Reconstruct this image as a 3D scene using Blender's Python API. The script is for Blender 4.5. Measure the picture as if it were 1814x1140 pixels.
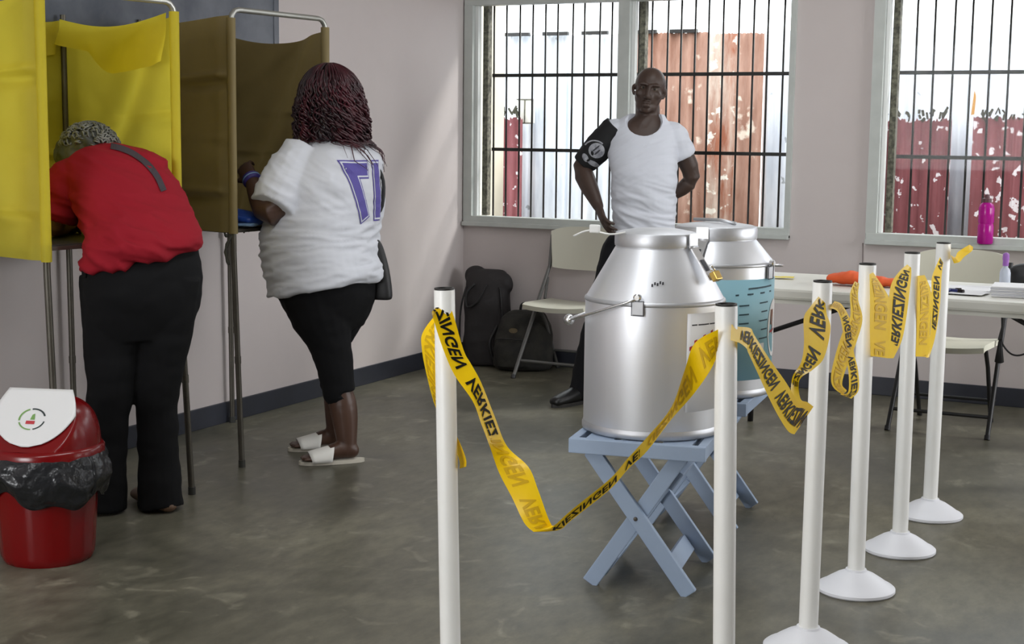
import bpy, bmesh, math, random
from math import sin, cos, pi, radians, sqrt
from mathutils import Vector, Matrix, noise
from mathutils.bvhtree import BVHTree

random.seed(7)
scn = bpy.context.scene
for o in list(bpy.data.objects):
    bpy.data.objects.remove(o, do_unlink=True)
COL = scn.collection

# ------------------------------------------------------------------ camera
cam_d = bpy.data.cameras.new('camera')
cam = bpy.data.objects.new('camera', cam_d)
COL.objects.link(cam)
cam_d.sensor_width = 36.0
cam_d.lens = 36.0 * 2630 / 1814
cam_d.clip_start = 0.05
_r = Vector((0.89257118, 0.45076223, 0.01140658))
_u = Vector((-0.06788846, 0.10933385, 0.99168406))
_w = Vector((-0.44576659, 0.88592298, -0.1281898))
cam.matrix_world = Matrix(((_r.x, _u.x, -_w.x, 0), (_r.y, _u.y, -_w.y, 0), (_r.z, _u.z, -_w.z, 1.42), (0, 0, 0, 1)))
scn.camera = cam

# ------------------------------------------------------------------ light
world = bpy.data.worlds.new('overcast_sky')
scn.world = world
world.use_nodes = True
bg = world.node_tree.nodes['Background']
bg.inputs['Color'].default_value = (0.90, 0.95, 1.0, 1)
bg.inputs['Strength'].default_value = 3.6

sun_d = bpy.data.lights.new('hazy_sun', 'SUN'); sun_d.energy = 3.6; sun_d.angle = radians(10); sun_d.color = (1.0, 0.98, 0.96)
sun = bpy.data.objects.new('hazy_sun', sun_d); COL.objects.link(sun)
sun.rotation_euler = Vector((-1.15, -1.0, -1.25)).to_track_quat('-Z', 'Y').to_euler()

def area(name, loc, rot, sx, sy, power, color=(1, 1, 1)):
    d = bpy.data.lights.new(name, 'AREA')
    d.shape = 'RECTANGLE'; d.size = sx; d.size_y = sy; d.energy = power; d.color = color
    o = bpy.data.objects.new(name, d)
    o.location = loc; o.rotation_euler = rot
    COL.objects.link(o)
    return o
# daylight entering by the openings of the right wall and of the wall behind the photographer
SIDE_Y = (6.7,)
for k, (yy, pw) in enumerate(zip(SIDE_Y, (86,))):
    area('daylight_side', (3.05, yy, 1.75), (0, radians(90), 0), 1.5, 2.0, pw, (0.97, 0.98, 1.0))
area('daylight_rear', (-3.0, -2.35, 1.75), (radians(90), 0, 0), 2.2, 1.5, 112, (0.98, 0.99, 1.0))
area('added_fill_back', (1.75, 8.05, 1.55), (radians(-90), 0, 0), 2.2, 1.3, 16, (0.97, 0.985, 1.0))  # added fill at an invented, unseen back-wall opening, brightens the left wall
# fluorescent lamps on the ceiling of the hall, out of view
for lx, ly, pw in ((-2.0, 1.4, 24), (-2.0, 3.7, 23), (-2.0, 6.2, 15)):
    area('ceiling_lamp', (lx, ly, 2.94), (0, 0, 0), 0.5, 1.5, pw, (0.96, 0.985, 1.0))

scn.view_settings.view_transform = 'Standard'
scn.view_settings.look = 'None'
scn.view_settings.exposure = 0.1
scn.view_settings.gamma = 1.0
scn.view_settings.use_curve_mapping = False

# ------------------------------------------------------------------ materials
def lin(c):
    out = []
    for v in c[:3]:
        v = v / 255.0
        out.append(v / 12.92 if v <= 0.04045 else ((v + 0.055) / 1.055) ** 2.4)
    return (out[0], out[1], out[2], 1)

MATS = {}
def mat(name, col, rough=0.5, metal=0.0, var=None, bump=None, spec=0.5, trans=0.0, sheen=0.0, stretch=(1, 1, 1), rvar=0.0):
    """var=(scale, other colour, contrast)  bump=(scale, strength, distance)"""
    m = bpy.data.materials.new(name)
    m.use_nodes = True
    nt = m.node_tree; N = nt.nodes; L = nt.links
    b = N['Principled BSDF']
    b.inputs['Base Color'].default_value = lin(col)
    b.inputs['Roughness'].default_value = rough
    b.inputs['Metallic'].default_value = metal
    b.inputs['Specular IOR Level'].default_value = spec
    if sheen: b.inputs['Sheen Weight'].default_value = sheen
    tc = N.new('ShaderNodeTexCoord'); mp = N.new('ShaderNodeMapping')
    mp.inputs['Scale'].default_value = stretch
    L.new(tc.outputs['Object'], mp.inputs['Vector'])
    colout = None
    if var:
        nz = N.new('ShaderNodeTexNoise'); nz.inputs['Scale'].default_value = var[0]
        nz.inputs['Detail'].default_value = 6; nz.inputs['Roughness'].default_value = 0.6
        L.new(mp.outputs[0], nz.inputs['Vector'])
        rp = N.new('ShaderNodeValToRGB')
        h = 0.5 / max(var[2], 0.01)
        rp.color_ramp.elements[0].position = max(0, 0.5 - 0.25 / var[2]); rp.color_ramp.elements[0].color = lin(col)
        rp.color_ramp.elements[1].position = min(1, 0.5 + 0.25 / var[2]); rp.color_ramp.elements[1].color = lin(var[1])
        L.new(nz.outputs['Fac'], rp.inputs[0]); L.new(rp.outputs[0], b.inputs['Base Color'])
        colout = rp.outputs[0]
        if rvar:
            mr = N.new('ShaderNodeMapRange')
            mr.inputs['To Min'].default_value = rough - rvar; mr.inputs['To Max'].default_value = rough + rvar
            L.new(nz.outputs['Fac'], mr.inputs['Value']); L.new(mr.outputs[0], b.inputs['Roughness'])
    if bump:
        nb = N.new('ShaderNodeTexNoise'); nb.inputs['Scale'].default_value = bump[0]; nb.inputs['Detail'].default_value = 4
        L.new(mp.outputs[0], nb.inputs['Vector'])
        bp = N.new('ShaderNodeBump'); bp.inputs['Strength'].default_value = bump[1]
        bp.inputs['Distance'].default_value = bump[2] if len(bump) > 2 else 0.01
        L.new(nb.outputs['Fac'], bp.inputs['Height']); L.new(bp.outputs[0], b.inputs['Normal'])
    if trans:
        tr = N.new('ShaderNodeBsdfTranslucent'); mx = N.new('ShaderNodeMixShader')
        tr.inputs['Color'].default_value = lin(col); mx.inputs[0].default_value = trans
        if colout: L.new(colout, tr.inputs['Color'])
        L.new(b.outputs[0], mx.inputs[1]); L.new(tr.outputs[0], mx.inputs[2])
        L.new(mx.outputs[0], N['Material Output'].inputs['Surface'])
    MATS[name] = m
    return m

def floor_material():
    m = bpy.data.materials.new('polished_concrete'); m.use_nodes = True
    nt = m.node_tree; N = nt.nodes; L = nt.links; b = N['Principled BSDF']
    tc = N.new('ShaderNodeTexCoord')
    n1 = N.new('ShaderNodeTexNoise'); n1.inputs['Scale'].default_value = 1.1; n1.inputs['Detail'].default_value = 9; n1.inputs['Roughness'].default_value = 0.62
    n1.inputs['Distortion'].default_value = 0.8
    n2 = N.new('ShaderNodeTexNoise'); n2.inputs['Scale'].default_value = 5.5; n2.inputs['Detail'].default_value = 8; n2.inputs['Distortion'].default_value = 1.2
    for n in (n1, n2): L.new(tc.outputs['Object'], n.inputs['Vector'])
    r1 = N.new('ShaderNodeValToRGB')
    e = r1.color_ramp.elements
    e[0].position = 0.30; e[0].color = lin((70, 69, 59)); e[1].position = 0.72; e[1].color = lin((126, 122, 105))
    k = e.new(0.5); k.color = lin((97, 94, 81))
    L.new(n1.outputs['Fac'], r1.inputs[0])
    r2 = N.new('ShaderNodeValToRGB')
    r2.color_ramp.elements[0].position = 0.60; r2.color_ramp.elements[0].color = (0, 0, 0, 1)
    r2.color_ramp.elements[1].position = 0.78; r2.color_ramp.elements[1].color = (1, 1, 1, 1)
    L.new(n2.outputs['Fac'], r2.inputs[0])
    mx = N.new('ShaderNodeMix'); mx.data_type = 'RGBA'
    ml = N.new('ShaderNodeMath'); ml.operation = 'MULTIPLY'; ml.inputs[1].default_value = 0.7
    L.new(r2.outputs[0], ml.inputs[0]); L.new(ml.outputs[0], mx.inputs[0])
    L.new(r1.outputs[0], mx.inputs[6]); mx.inputs[7].default_value = lin((150, 146, 128))
    n3 = N.new('ShaderNodeTexNoise'); n3.inputs['Scale'].default_value = 17; n3.inputs['Detail'].default_value = 6; n3.inputs['Roughness'].default_value = 0.7
    mp3 = N.new('ShaderNodeMapping'); mp3.inputs['Scale'].default_value = (1.0, 0.45, 1.0); mp3.inputs['Rotation'].default_value = (0, 0, 0.6)
    L.new(tc.outputs['Object'], mp3.inputs['Vector']); L.new(mp3.outputs[0], n3.inputs['Vector'])
    r3 = N.new('ShaderNodeMapRange'); r3.inputs['From Min'].default_value = 0.3; r3.inputs['From Max'].default_value = 0.7; r3.inputs['To Min'].default_value = 0.72; r3.inputs['To Max'].default_value = 1.28
    L.new(n3.outputs['Fac'], r3.inputs['Value'])
    m3 = N.new('ShaderNodeMix'); m3.data_type = 'RGBA'; m3.blend_type = 'MULTIPLY'; m3.inputs[0].default_value = 1.0
    L.new(mx.outputs[2], m3.inputs[6]); L.new(r3.outputs[0], m3.inputs[7])
    L.new(m3.outputs[2], b.inputs['Base Color'])
    mr = N.new('ShaderNodeMapRange'); mr.inputs['From Min'].default_value = 0.3; mr.inputs['From Max'].default_value = 0.7
    mr.inputs['To Min'].default_value = 0.30; mr.inputs['To Max'].default_value = 0.46
    L.new(n1.outputs['Fac'], mr.inputs['Value']); L.new(mr.outputs[0], b.inputs['Roughness'])
    b.inputs['Specular IOR Level'].default_value = 0.32
    bp = N.new('ShaderNodeBump'); bp.inputs['Strength'].default_value = 0.12; bp.inputs['Distance'].default_value = 0.004
    L.new(n2.outputs['Fac'], bp.inputs['Height']); L.new(bp.outputs[0], b.inputs['Normal'])
    return m

def zinc_material(name, c0, c1, c2, scale=3.0, t0=0.42, t1=0.58):
    """weathered sheet metal: base, second tone in streaks, flaked patches"""
    m = bpy.data.materials.new(name); m.use_nodes = True
    nt = m.node_tree; N = nt.nodes; L = nt.links; b = N['Principled BSDF']
    tc = N.new('ShaderNodeTexCoord'); mp = N.new('ShaderNodeMapping'); mp.inputs['Scale'].default_value = (2.6, 1, 0.55)
    oi = N.new('ShaderNodeObjectInfo'); ad = N.new('ShaderNodeVectorMath'); ad.operation = 'ADD'
    sc = N.new('ShaderNodeVectorMath'); sc.operation = 'SCALE'; sc.inputs['Scale'].default_value = 31.0
    L.new(oi.outputs['Random'], sc.inputs[0]); L.new(tc.outputs['Object'], ad.inputs[0]); L.new(sc.outputs[0], ad.inputs[1])
    L.new(ad.outputs[0], mp.inputs['Vector'])
    n1 = N.new('ShaderNodeTexNoise'); n1.inputs['Scale'].default_value = scale; n1.inputs['Detail'].default_value = 7; n1.inputs['Roughness'].default_value = 0.65
    n2 = N.new('ShaderNodeTexNoise'); n2.inputs['Scale'].default_value = scale * 3.2; n2.inputs['Detail'].default_value = 5
    L.new(mp.outputs[0], n1.inputs['Vector']); L.new(ad.outputs[0], n2.inputs['Vector'])
    r1 = N.new('ShaderNodeValToRGB'); e = r1.color_ramp.elements
    e[0].position = 0.36; e[0].color = lin(c0); e[1].position = 0.62; e[1].color = lin(c1)
    L.new(n1.outputs['Fac'], r1.inputs[0])
    r2 = N.new('ShaderNodeValToRGB'); e = r2.color_ramp.elements
    e[0].position = t0 + 0.18; e[0].color = (0, 0, 0, 1); e[1].position = t1 + 0.10; e[1].color = (1, 1, 1, 1)
    L.new(n2.outputs['Fac'], r2.inputs[0])
    mx = N.new('ShaderNodeMix'); mx.data_type = 'RGBA'
    L.new(r2.outputs[0], mx.inputs[0]); L.new(r1.outputs[0], mx.inputs[6]); mx.inputs[7].default_value = lin(c2)
    L.new(mx.outputs[2], b.inputs['Base Color'])
    b.inputs['Roughness'].default_value = 0.7
    MATS[name] = m
    return m

def glass_material():
    m = bpy.data.materials.new('window_glass'); m.use_nodes = True
    N = m.node_tree.nodes; L = m.node_tree.links
    t = N.new('ShaderNodeBsdfTransparent'); g = N.new('ShaderNodeBsdfGlossy'); g.inputs['Roughness'].default_value = 0.02
    t.inputs['Color'].default_value = (0.97, 0.98, 0.97, 1)
    f = N.new('ShaderNodeFresnel'); f.inputs['IOR'].default_value = 1.2
    x = N.new('ShaderNodeMixShader')
    fm = N.new('ShaderNodeMath'); fm.operation = 'MULTIPLY'; fm.inputs[1].default_value = 0.4; L.new(f.outputs[0], fm.inputs[0])
    L.new(fm.outputs[0], x.inputs[0]); L.new(t.outputs[0], x.inputs[1]); L.new(g.outputs[0], x.inputs[2])
    L.new(x.outputs[0], N['Material Output'].inputs['Surface'])
    MATS['window_glass'] = m
    return m

MATS['floor'] = floor_material()
glass_material()
mat('wall_pink', (208, 199, 197), 0.75, var=(2.2, (201, 192, 190), 0.8), bump=(18, 0.06, 0.004))
mat('wall_plain', (150, 140, 136), 0.8)
mat('ceiling_white', (186, 182, 176), 0.85)
mat('baseboard', (50, 53, 64), 0.45, var=(6, (42, 44, 52), 1.0))
mat('alu_frame', (196, 200, 196), 0.5, var=(9, (182, 187, 183), 1.0))
mat('white_strip', (226, 228, 226), 0.5)
mat('black_iron', (22, 22, 23), 0.5, var=(20, (34, 30, 28), 1.0))
mat('seal_dark', (72, 70, 62), 0.8, var=(40, (128, 124, 110), 2.0))
mat('chalkboard', (66, 72, 84), 0.55, var=(2.5, (112, 116, 124), 1.4))
zinc_material('zinc_silver', (196, 202, 212), (232, 235, 240), (156, 160, 164), 2.2, 0.50, 0.60)
zinc_material('zinc_rust', (180, 144, 127), (140, 97, 78), (222, 206, 190), 2.6, 0.44, 0.60)
zinc_material('zinc_rust_peeled', (206, 190, 176), (152, 92, 66), (232, 226, 214), 3.2, 0.40, 0.52)
zinc_material('zinc_red', (126, 66, 70), (108, 52, 56), (206, 198, 200), 5.0, 0.44, 0.50)
mat('pillar_cream', (214, 206, 186), 0.85, var=(4, (196, 188, 170), 1.0))
mat('outdoor_ground', (120, 114, 98), 0.95, var=(3, (92, 92, 74), 1.0))
mat('dry_leaf', (64, 62, 50), 0.9)
mat('meter_white', (232, 230, 222), 0.5)
mat('pvc_white', (246, 246, 243), 0.38, var=(7, (240, 239, 234), 0.9))
mat('pvc_base', (228, 229, 234), 0.42)
mat('cap_dark', (44, 42, 40), 0.6)
mat('tape_yellow', (254, 214, 14), 0.36, trans=0.14, var=(9, (244, 198, 8), 0.9), spec=0.35)
mat('tape_print', (16, 14, 8), 0.6, spec=0.2)
mat('tape_print_faint', (206, 164, 8), 0.5, spec=0.3)
mat('aluminium', (244, 246, 250), 0.42, metal=0.70, var=(3, (222, 224, 230), 0.8), bump=(240, 0.03, 0.002), stretch=(1, 1, 0.03))
mat('aluminium_dull', (216, 217, 221), 0.46, metal=0.75, var=(5, (176, 178, 182), 0.9))
mat('aluminium_bright', (226, 227, 229), 0.25, metal=0.9)
mat('seam_grey', (140, 142, 146), 0.5, metal=0.8)
mat('brass', (188, 156, 84), 0.35, metal=0.9)
mat('ink', (58, 58, 64), 0.7)
mat('paper_white', (236, 236, 238), 0.7)
mat('paper_grey', (206, 207, 214), 0.8)
mat('red_ink', (186, 58, 66), 0.7)
mat('poster_teal', (152, 198, 212), 0.55, var=(2, (138, 186, 204), 0.8))
mat('poster_text', (42, 74, 88), 0.6)
mat('poster_brown', (140, 92, 70), 0.6)
mat('stand_blue', (156, 174, 198), 0.55, var=(5, (146, 163, 188), 0.9), bump=(30, 0.06, 0.004))
mat('screw', (90, 84, 78), 0.5, metal=0.6)
mat('bin_red', (118, 6, 10), 0.22, var=(3, (110, 5, 9), 0.8))
mat('bin_white', (226, 226, 226), 0.3)
mat('liner_black', (34, 35, 38), 0.28, bump=(9, 0.9, 0.03), trans=0.05)
mat('logo_green', (120, 160, 90), 0.5)
mat('logo_dark', (50, 60, 60), 0.5)
mat('booth_yellow', (246, 232, 84), 0.6, trans=0.66, var=(3.0, (234, 218, 68), 0.9), bump=(5, 0.25, 0.02))
mat('booth_brown', (136, 120, 76), 0.65, trans=0.28, var=(3.0, (120, 104, 62), 0.9), bump=(5, 0.25, 0.02))
mat('booth_brown_hem', (134, 118, 76), 0.65, trans=0.15)
mat('booth_pole', (96, 92, 84), 0.42, metal=0.65, var=(12, (80, 76, 68), 0.9))
mat('booth_bar', (178, 178, 172), 0.35, metal=0.7)
mat('shelf_dark', (52, 52, 48), 0.5)
mat('rope', (70, 70, 62), 0.9)
mat('blue_plastic', (34, 70, 150), 0.35)
mat('pale_blue', (128, 160, 196), 0.4)
mat('skin_dark', (82, 58, 46), 0.42, var=(7, (70, 49, 39), 0.9), spec=0.45)
mat('skin_face', (72, 54, 45), 0.5, var=(7, (60, 45, 38), 0.9), spec=0.5)
mat('skin_warm', (96, 66, 52), 0.45, var=(7, (84, 58, 46), 0.9))
mat('skin_brown', (140, 104, 78), 0.5, var=(7, (126, 92, 70), 0.9))
mat('eye_white', (104, 92, 82), 0.35)
mat('eye_dark', (22, 16, 14), 0.2)
mat('lip', (74, 48, 42), 0.45)
mat('tee_white', (208, 211, 220), 0.85, bump=(220, 0.08, 0.002), sheen=0.1)
mat('tee_white_warm', (206, 208, 215), 0.85, bump=(220, 0.08, 0.002), sheen=0.1)
mat('tee_red', (146, 20, 36), 0.85, var=(3, (136, 17, 32), 0.8), bump=(200, 0.08, 0.002), spec=0.25)
mat('cloth_black', (9, 9, 11), 0.9, var=(6, (13, 13, 15), 0.9), spec=0.25)
mat('trouser_dark', (15, 15, 19), 0.9, spec=0.3)
mat('shoe_black', (20, 20, 21), 0.4)
mat('shoe_brown', (98, 74, 56), 0.5)
mat('print_purple', (84, 74, 150), 0.7)
mat('band_purple', (62, 52, 120), 0.5)
mat('hair_dark', (30, 20, 22), 0.45, var=(14, (48, 20, 26), 1.3))
mat('hair_red', (74, 20, 32), 0.42, var=(9, (34, 18, 22), 1.5))
mat('hair_grey', (96, 97, 92), 0.6, var=(16, (62, 64, 60), 1.4))
mat('hair_silver', (150, 151, 146), 0.6, var=(12, (74, 75, 70), 1.4))
mat('bag_black', (22, 21, 22), 0.55, bump=(60, 0.15, 0.004))
mat('strap_grey', (58, 50, 56), 0.8)
mat('sandal_white', (226, 224, 218), 0.5)
mat('sandal_sole', (196, 190, 176), 0.6)
mat('armband_black', (18, 18, 20), 0.8)
mat('armband_grey', (186, 188, 194), 0.7, var=(40, (120, 122, 132), 1.6))
mat('luggage_black', (33, 30, 31), 0.75, var=(4, (40, 36, 37), 0.9), bump=(14, 0.4, 0.012))
mat('backpack_camo', (50, 48, 42), 0.85, var=(11, (30, 29, 27), 2.0), bump=(14, 0.4, 0.012))
mat('badge_tan', (104, 90, 64), 0.7)
mat('chair_cream', (214, 212, 196), 0.45, var=(4, (206, 204, 188), 0.8))
mat('chair_steel', (112, 112, 110), 0.4, metal=0.5)
mat('chair_black', (34, 34, 36), 0.45)
mat('table_white', (222, 221, 212), 0.45, var=(6, (214, 213, 204), 0.8))
mat('orange_cloth', (226, 92, 40), 0.7)
mat('yellow_note', (226, 206, 70), 0.7)
mat('clear_plastic', (206, 212, 222), 0.15, trans=0.3)
mat('cap_purple', (150, 96, 176), 0.4)
mat('bottle_magenta', (196, 30, 160), 0.18, trans=0.35)
mat('bottle_cap', (92, 56, 62), 0.5)
mat('pen_blue', (34, 42, 98), 0.4)
mat('cable', (132, 122, 120), 0.7)
mat('wire_white', (226, 226, 224), 0.4)
mat('orange_leaf', (198, 146, 74), 0.8)

# ------------------------------------------------------------------ object helpers
def tag(o, label=None, cat=None, group=None, kind=None):
    if label: o['label'] = label
    if cat: o['category'] = cat
    if group: o['group'] = group
    if kind: o['kind'] = kind
    return o

def empty(name, loc=(0, 0, 0), rz=0, **kw):
    o = bpy.data.objects.new(name, None)
    o.empty_display_size = 0.1
    o.location = loc; o.rotation_euler = (0, 0, rz)
    COL.objects.link(o)
    return tag(o, **kw)

def link_mesh(name, me, m, parent=None, smooth=False):
    o = bpy.data.objects.new(name, me)
    if m is not None:
        me.materials.clear(); me.materials.append(MATS[m] if isinstance(m, str) else m)
    if smooth:
        for p in me.polygons: p.use_smooth = True
    COL.objects.link(o)
    if parent is not None: o.parent = parent
    return o

class MB:
    """collects shapes, builds ONE mesh object"""
    def __init__(s): s.bm = bmesh.new()
    def box(s, c, d, rot=None, bev=0.0):
        r = bmesh.ops.create_cube(s.bm, size=1.0)
        M4 = Matrix.Translation(c) @ (rot.to_4x4() if rot is not None else Matrix.Identity(4)) @ Matrix.Diagonal((*d, 1))
        bmesh.ops.transform(s.bm, matrix=M4, verts=r['verts'])
        if bev:
            es = list({e for v in r['verts'] for e in v.link_edges})
            bmesh.ops.bevel(s.bm, geom=es, offset=bev, segments=2, affect='EDGES', profile=0.6)
        return s
    def span(s, x0, x1, y0, y1, z0, z1, bev=0.0):
        return s.box(((x0 + x1) / 2, (y0 + y1) / 2, (z0 + z1) / 2), (abs(x1 - x0), abs(y1 - y0), abs(z1 - z0)), None, bev)
    def bar(s, a, b, w, t, ref=(0, 1, 0), bev=0.0):
        """rectangular board from a to b; t is the thickness along ref"""
        a = Vector(a); b = Vector(b); z = (b - a).normalized(); y = Vector(ref)
        y = (y - z * y.dot(z)).normalized(); x = y.cross(z)
        rot = Matrix((x, y, z)).transposed()
        return s.box((a + b) / 2, (w, t, (b - a).length), rot, bev)
    def tube(s, pts, r, n=10, caps=True, closed=False):
        P = [Vector(p) for p in pts]
        rings = []
        prev = None
        for i, p in enumerate(P):
            if closed: t = P[(i + 1) % len(P)] - P[i - 1]
            else: t = P[min(i + 1, len(P) - 1)] - P[max(i - 1, 0)]
            t.normalize()
            if prev is None:
                ref = Vector((0, 0, 1)) if abs(t.z) < 0.9 else Vector((1, 0, 0))
                x = t.cross(ref).normalized()
            else:
                x = (prev - t * prev.dot(t)).normalized()
            prev = x; y = t.cross(x)
            rr = r[i] if isinstance(r, (list, tuple)) else r
            rings.append([s.bm.verts.new(p + x * rr * cos(2 * pi * k / n) + y * rr * sin(2 * pi * k / n)) for k in range(n)])
        m = len(rings)
        for i in range(m if closed else m - 1):
            A = rings[i]; B = rings[(i + 1) % m]
            for k in range(n): s.bm.faces.new((A[k], A[(k + 1) % n], B[(k + 1) % n], B[k]))
        if caps and not closed:
            s.bm.faces.new(rings[0][::-1]); s.bm.faces.new(rings[-1])
        return s
    def lathe(s, prof, c=(0, 0, 0), n=32, cap0=True, cap1=True, M4=None):
        rings = []
        for r, z in prof:
            vs = []
            for k in range(n):
                p = Vector((c[0] + r * cos(2 * pi * k / n), c[1] + r * sin(2 * pi * k / n), c[2] + z))
                if M4 is not None: p = M4 @ p
                vs.append(s.bm.verts.new(p))
            rings.append(vs)
        for i in range(len(rings) - 1):
            for k in range(n): s.bm.faces.new((rings[i][k], rings[i][(k + 1) % n], rings[i + 1][(k + 1) % n], rings[i + 1][k]))
        if cap0: s.bm.faces.new(rings[0][::-1])
        if cap1: s.bm.faces.new(rings[-1])
        return s
    def poly(s, pts, d):
        """flat outline pushed along vector d into a slab"""
        d = Vector(d)
        a = [s.bm.verts.new(Vector(p)) for p in pts]; b = [s.bm.verts.new(Vector(p) + d) for p in pts]
        n = len(a)
        s.bm.faces.new(a[::-1]); s.bm.faces.new(b)
        for k in range(n): s.bm.faces.new((a[k], a[(k + 1) % n], b[(k + 1) % n], b[k]))
        return s
    def build(s, name, m, parent=None, smooth=False, autosmooth=None):
        bmesh.ops.recalc_face_normals(s.bm, faces=s.bm.faces[:])
        me = bpy.data.meshes.new(name)
        s.bm.to_mesh(me); s.bm.free()
        o = link_mesh(name, me, m, parent, smooth or autosmooth is not None)
        if autosmooth is not None:
            me.set_sharp_from_angle(angle=radians(autosmooth))
        return o

def catmull(P, n):
    P = [Vector(p) for p in P]; out = []
    for i in range(len(P) - 1):
        p0 = P[max(i - 1, 0)]; p1 = P[i]; p2 = P[i + 1]; p3 = P[min(i + 2, len(P) - 1)]
        for k in range(n):
            t = k / n
            out.append(0.5 * ((2 * p1) + (p2 - p0) * t + (2 * p0 - 5 * p1 + 4 * p2 - p3) * t * t + (3 * p1 - p0 - 3 * p2 + p3) * t ** 3))
    out.append(P[-1])
    return out

def copy_tree(o, parent=None):
    c = o.copy(); COL.objects.link(c); c.parent = parent
    for ch in list(o.children): copy_tree(ch, c)
    return c

def grid_mesh(fn, nu, nv, thick=0.0):
    """fn(u,v)->Vector. returns mesh; thick>0 gives it a back side"""
    bm = bmesh.new()
    V = [[bm.verts.new(fn(i / nu, j / nv)) for j in range(nv + 1)] for i in range(nu + 1)]
    for i in range(nu):
        for j in range(nv): bm.faces.new((V[i][j], V[i + 1][j], V[i + 1][j + 1], V[i][j + 1]))
    if thick:
        bm.normal_update()
        bmesh.ops.solidify(bm, geom=bm.faces[:], thickness=thick)
    me = bpy.data.meshes.new('cloth'); bm.to_mesh(me); bm.free()
    return me

def text_mesh(txt, size=1.0, offset=0.0, bold=True):
    """text outline as (list of 2D verts, faces), origin at its centre"""
    cu = bpy.data.curves.new('txt', 'FONT'); cu.body = txt; cu.size = size; cu.offset = offset
    cu.align_x = 'CENTER'; cu.align_y = 'CENTER'; cu.resolution_u = 3; cu.space_character = 1.05
    o = bpy.data.objects.new('txt', cu); COL.objects.link(o)
    dg = bpy.context.evaluated_depsgraph_get()
    me = bpy.data.meshes.new_from_object(o.evaluated_get(dg))
    vs = [(v.co.x, v.co.y) for v in me.vertices]; fs = [tuple(p.vertices) for p in me.polygons]
    bpy.data.objects.remove(o); bpy.data.meshes.remove(me); bpy.data.curves.remove(cu)
    return vs, fs

def refine(vs, fs, L, rounds=4):
    bm = bmesh.new()
    B = [bm.verts.new((x, y, 0)) for x, y in vs]
    for f in fs:
        try: bm.faces.new([B[i] for i in f])
        except ValueError: pass
    bmesh.ops.triangulate(bm, faces=bm.faces[:])
    for _ in range(rounds):
        es = [e for e in bm.edges if e.calc_length() > L]
        if not es: break
        bmesh.ops.subdivide_edges(bm, edges=es, cuts=1)
        bmesh.ops.triangulate(bm, faces=bm.faces[:])
    bm.verts.index_update()
    v2 = [(v.co.x, v.co.y) for v in bm.verts]; f2 = [tuple(v.index for v in f.verts) for f in bm.faces]
    bm.free()
    return v2, f2

def mapped(name, vs, fs, fn, m, parent):
    me = bpy.data.meshes.new(name)
    me.from_pydata([tuple(fn(x, y)) for x, y in vs], [], fs)
    me.update()
    return link_mesh(name, me, m, parent)

def bvh_of(o):
    me = o.data
    return BVHTree.FromPolygons([o.matrix_world @ v.co for v in me.vertices], [tuple(p.vertices) for p in me.polygons])

def decal(name, vs, fs, tree, origin, xd, yd, pd, off, m, parent):
    """press a flat outline onto a surface along pd"""
    origin = Vector(origin); xd = Vector(xd); yd = Vector(yd); pd = Vector(pd).normalized()
    def fn(x, y):
        p = origin + xd * x + yd * y
        h = tree.ray_cast(p - pd * 0.6, pd, 1.5)
        if h[0] is None:
            h = tree.find_nearest(p)
        return h[0] + h[1] * off
    return mapped(name, vs, fs, fn, m, parent)

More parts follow.
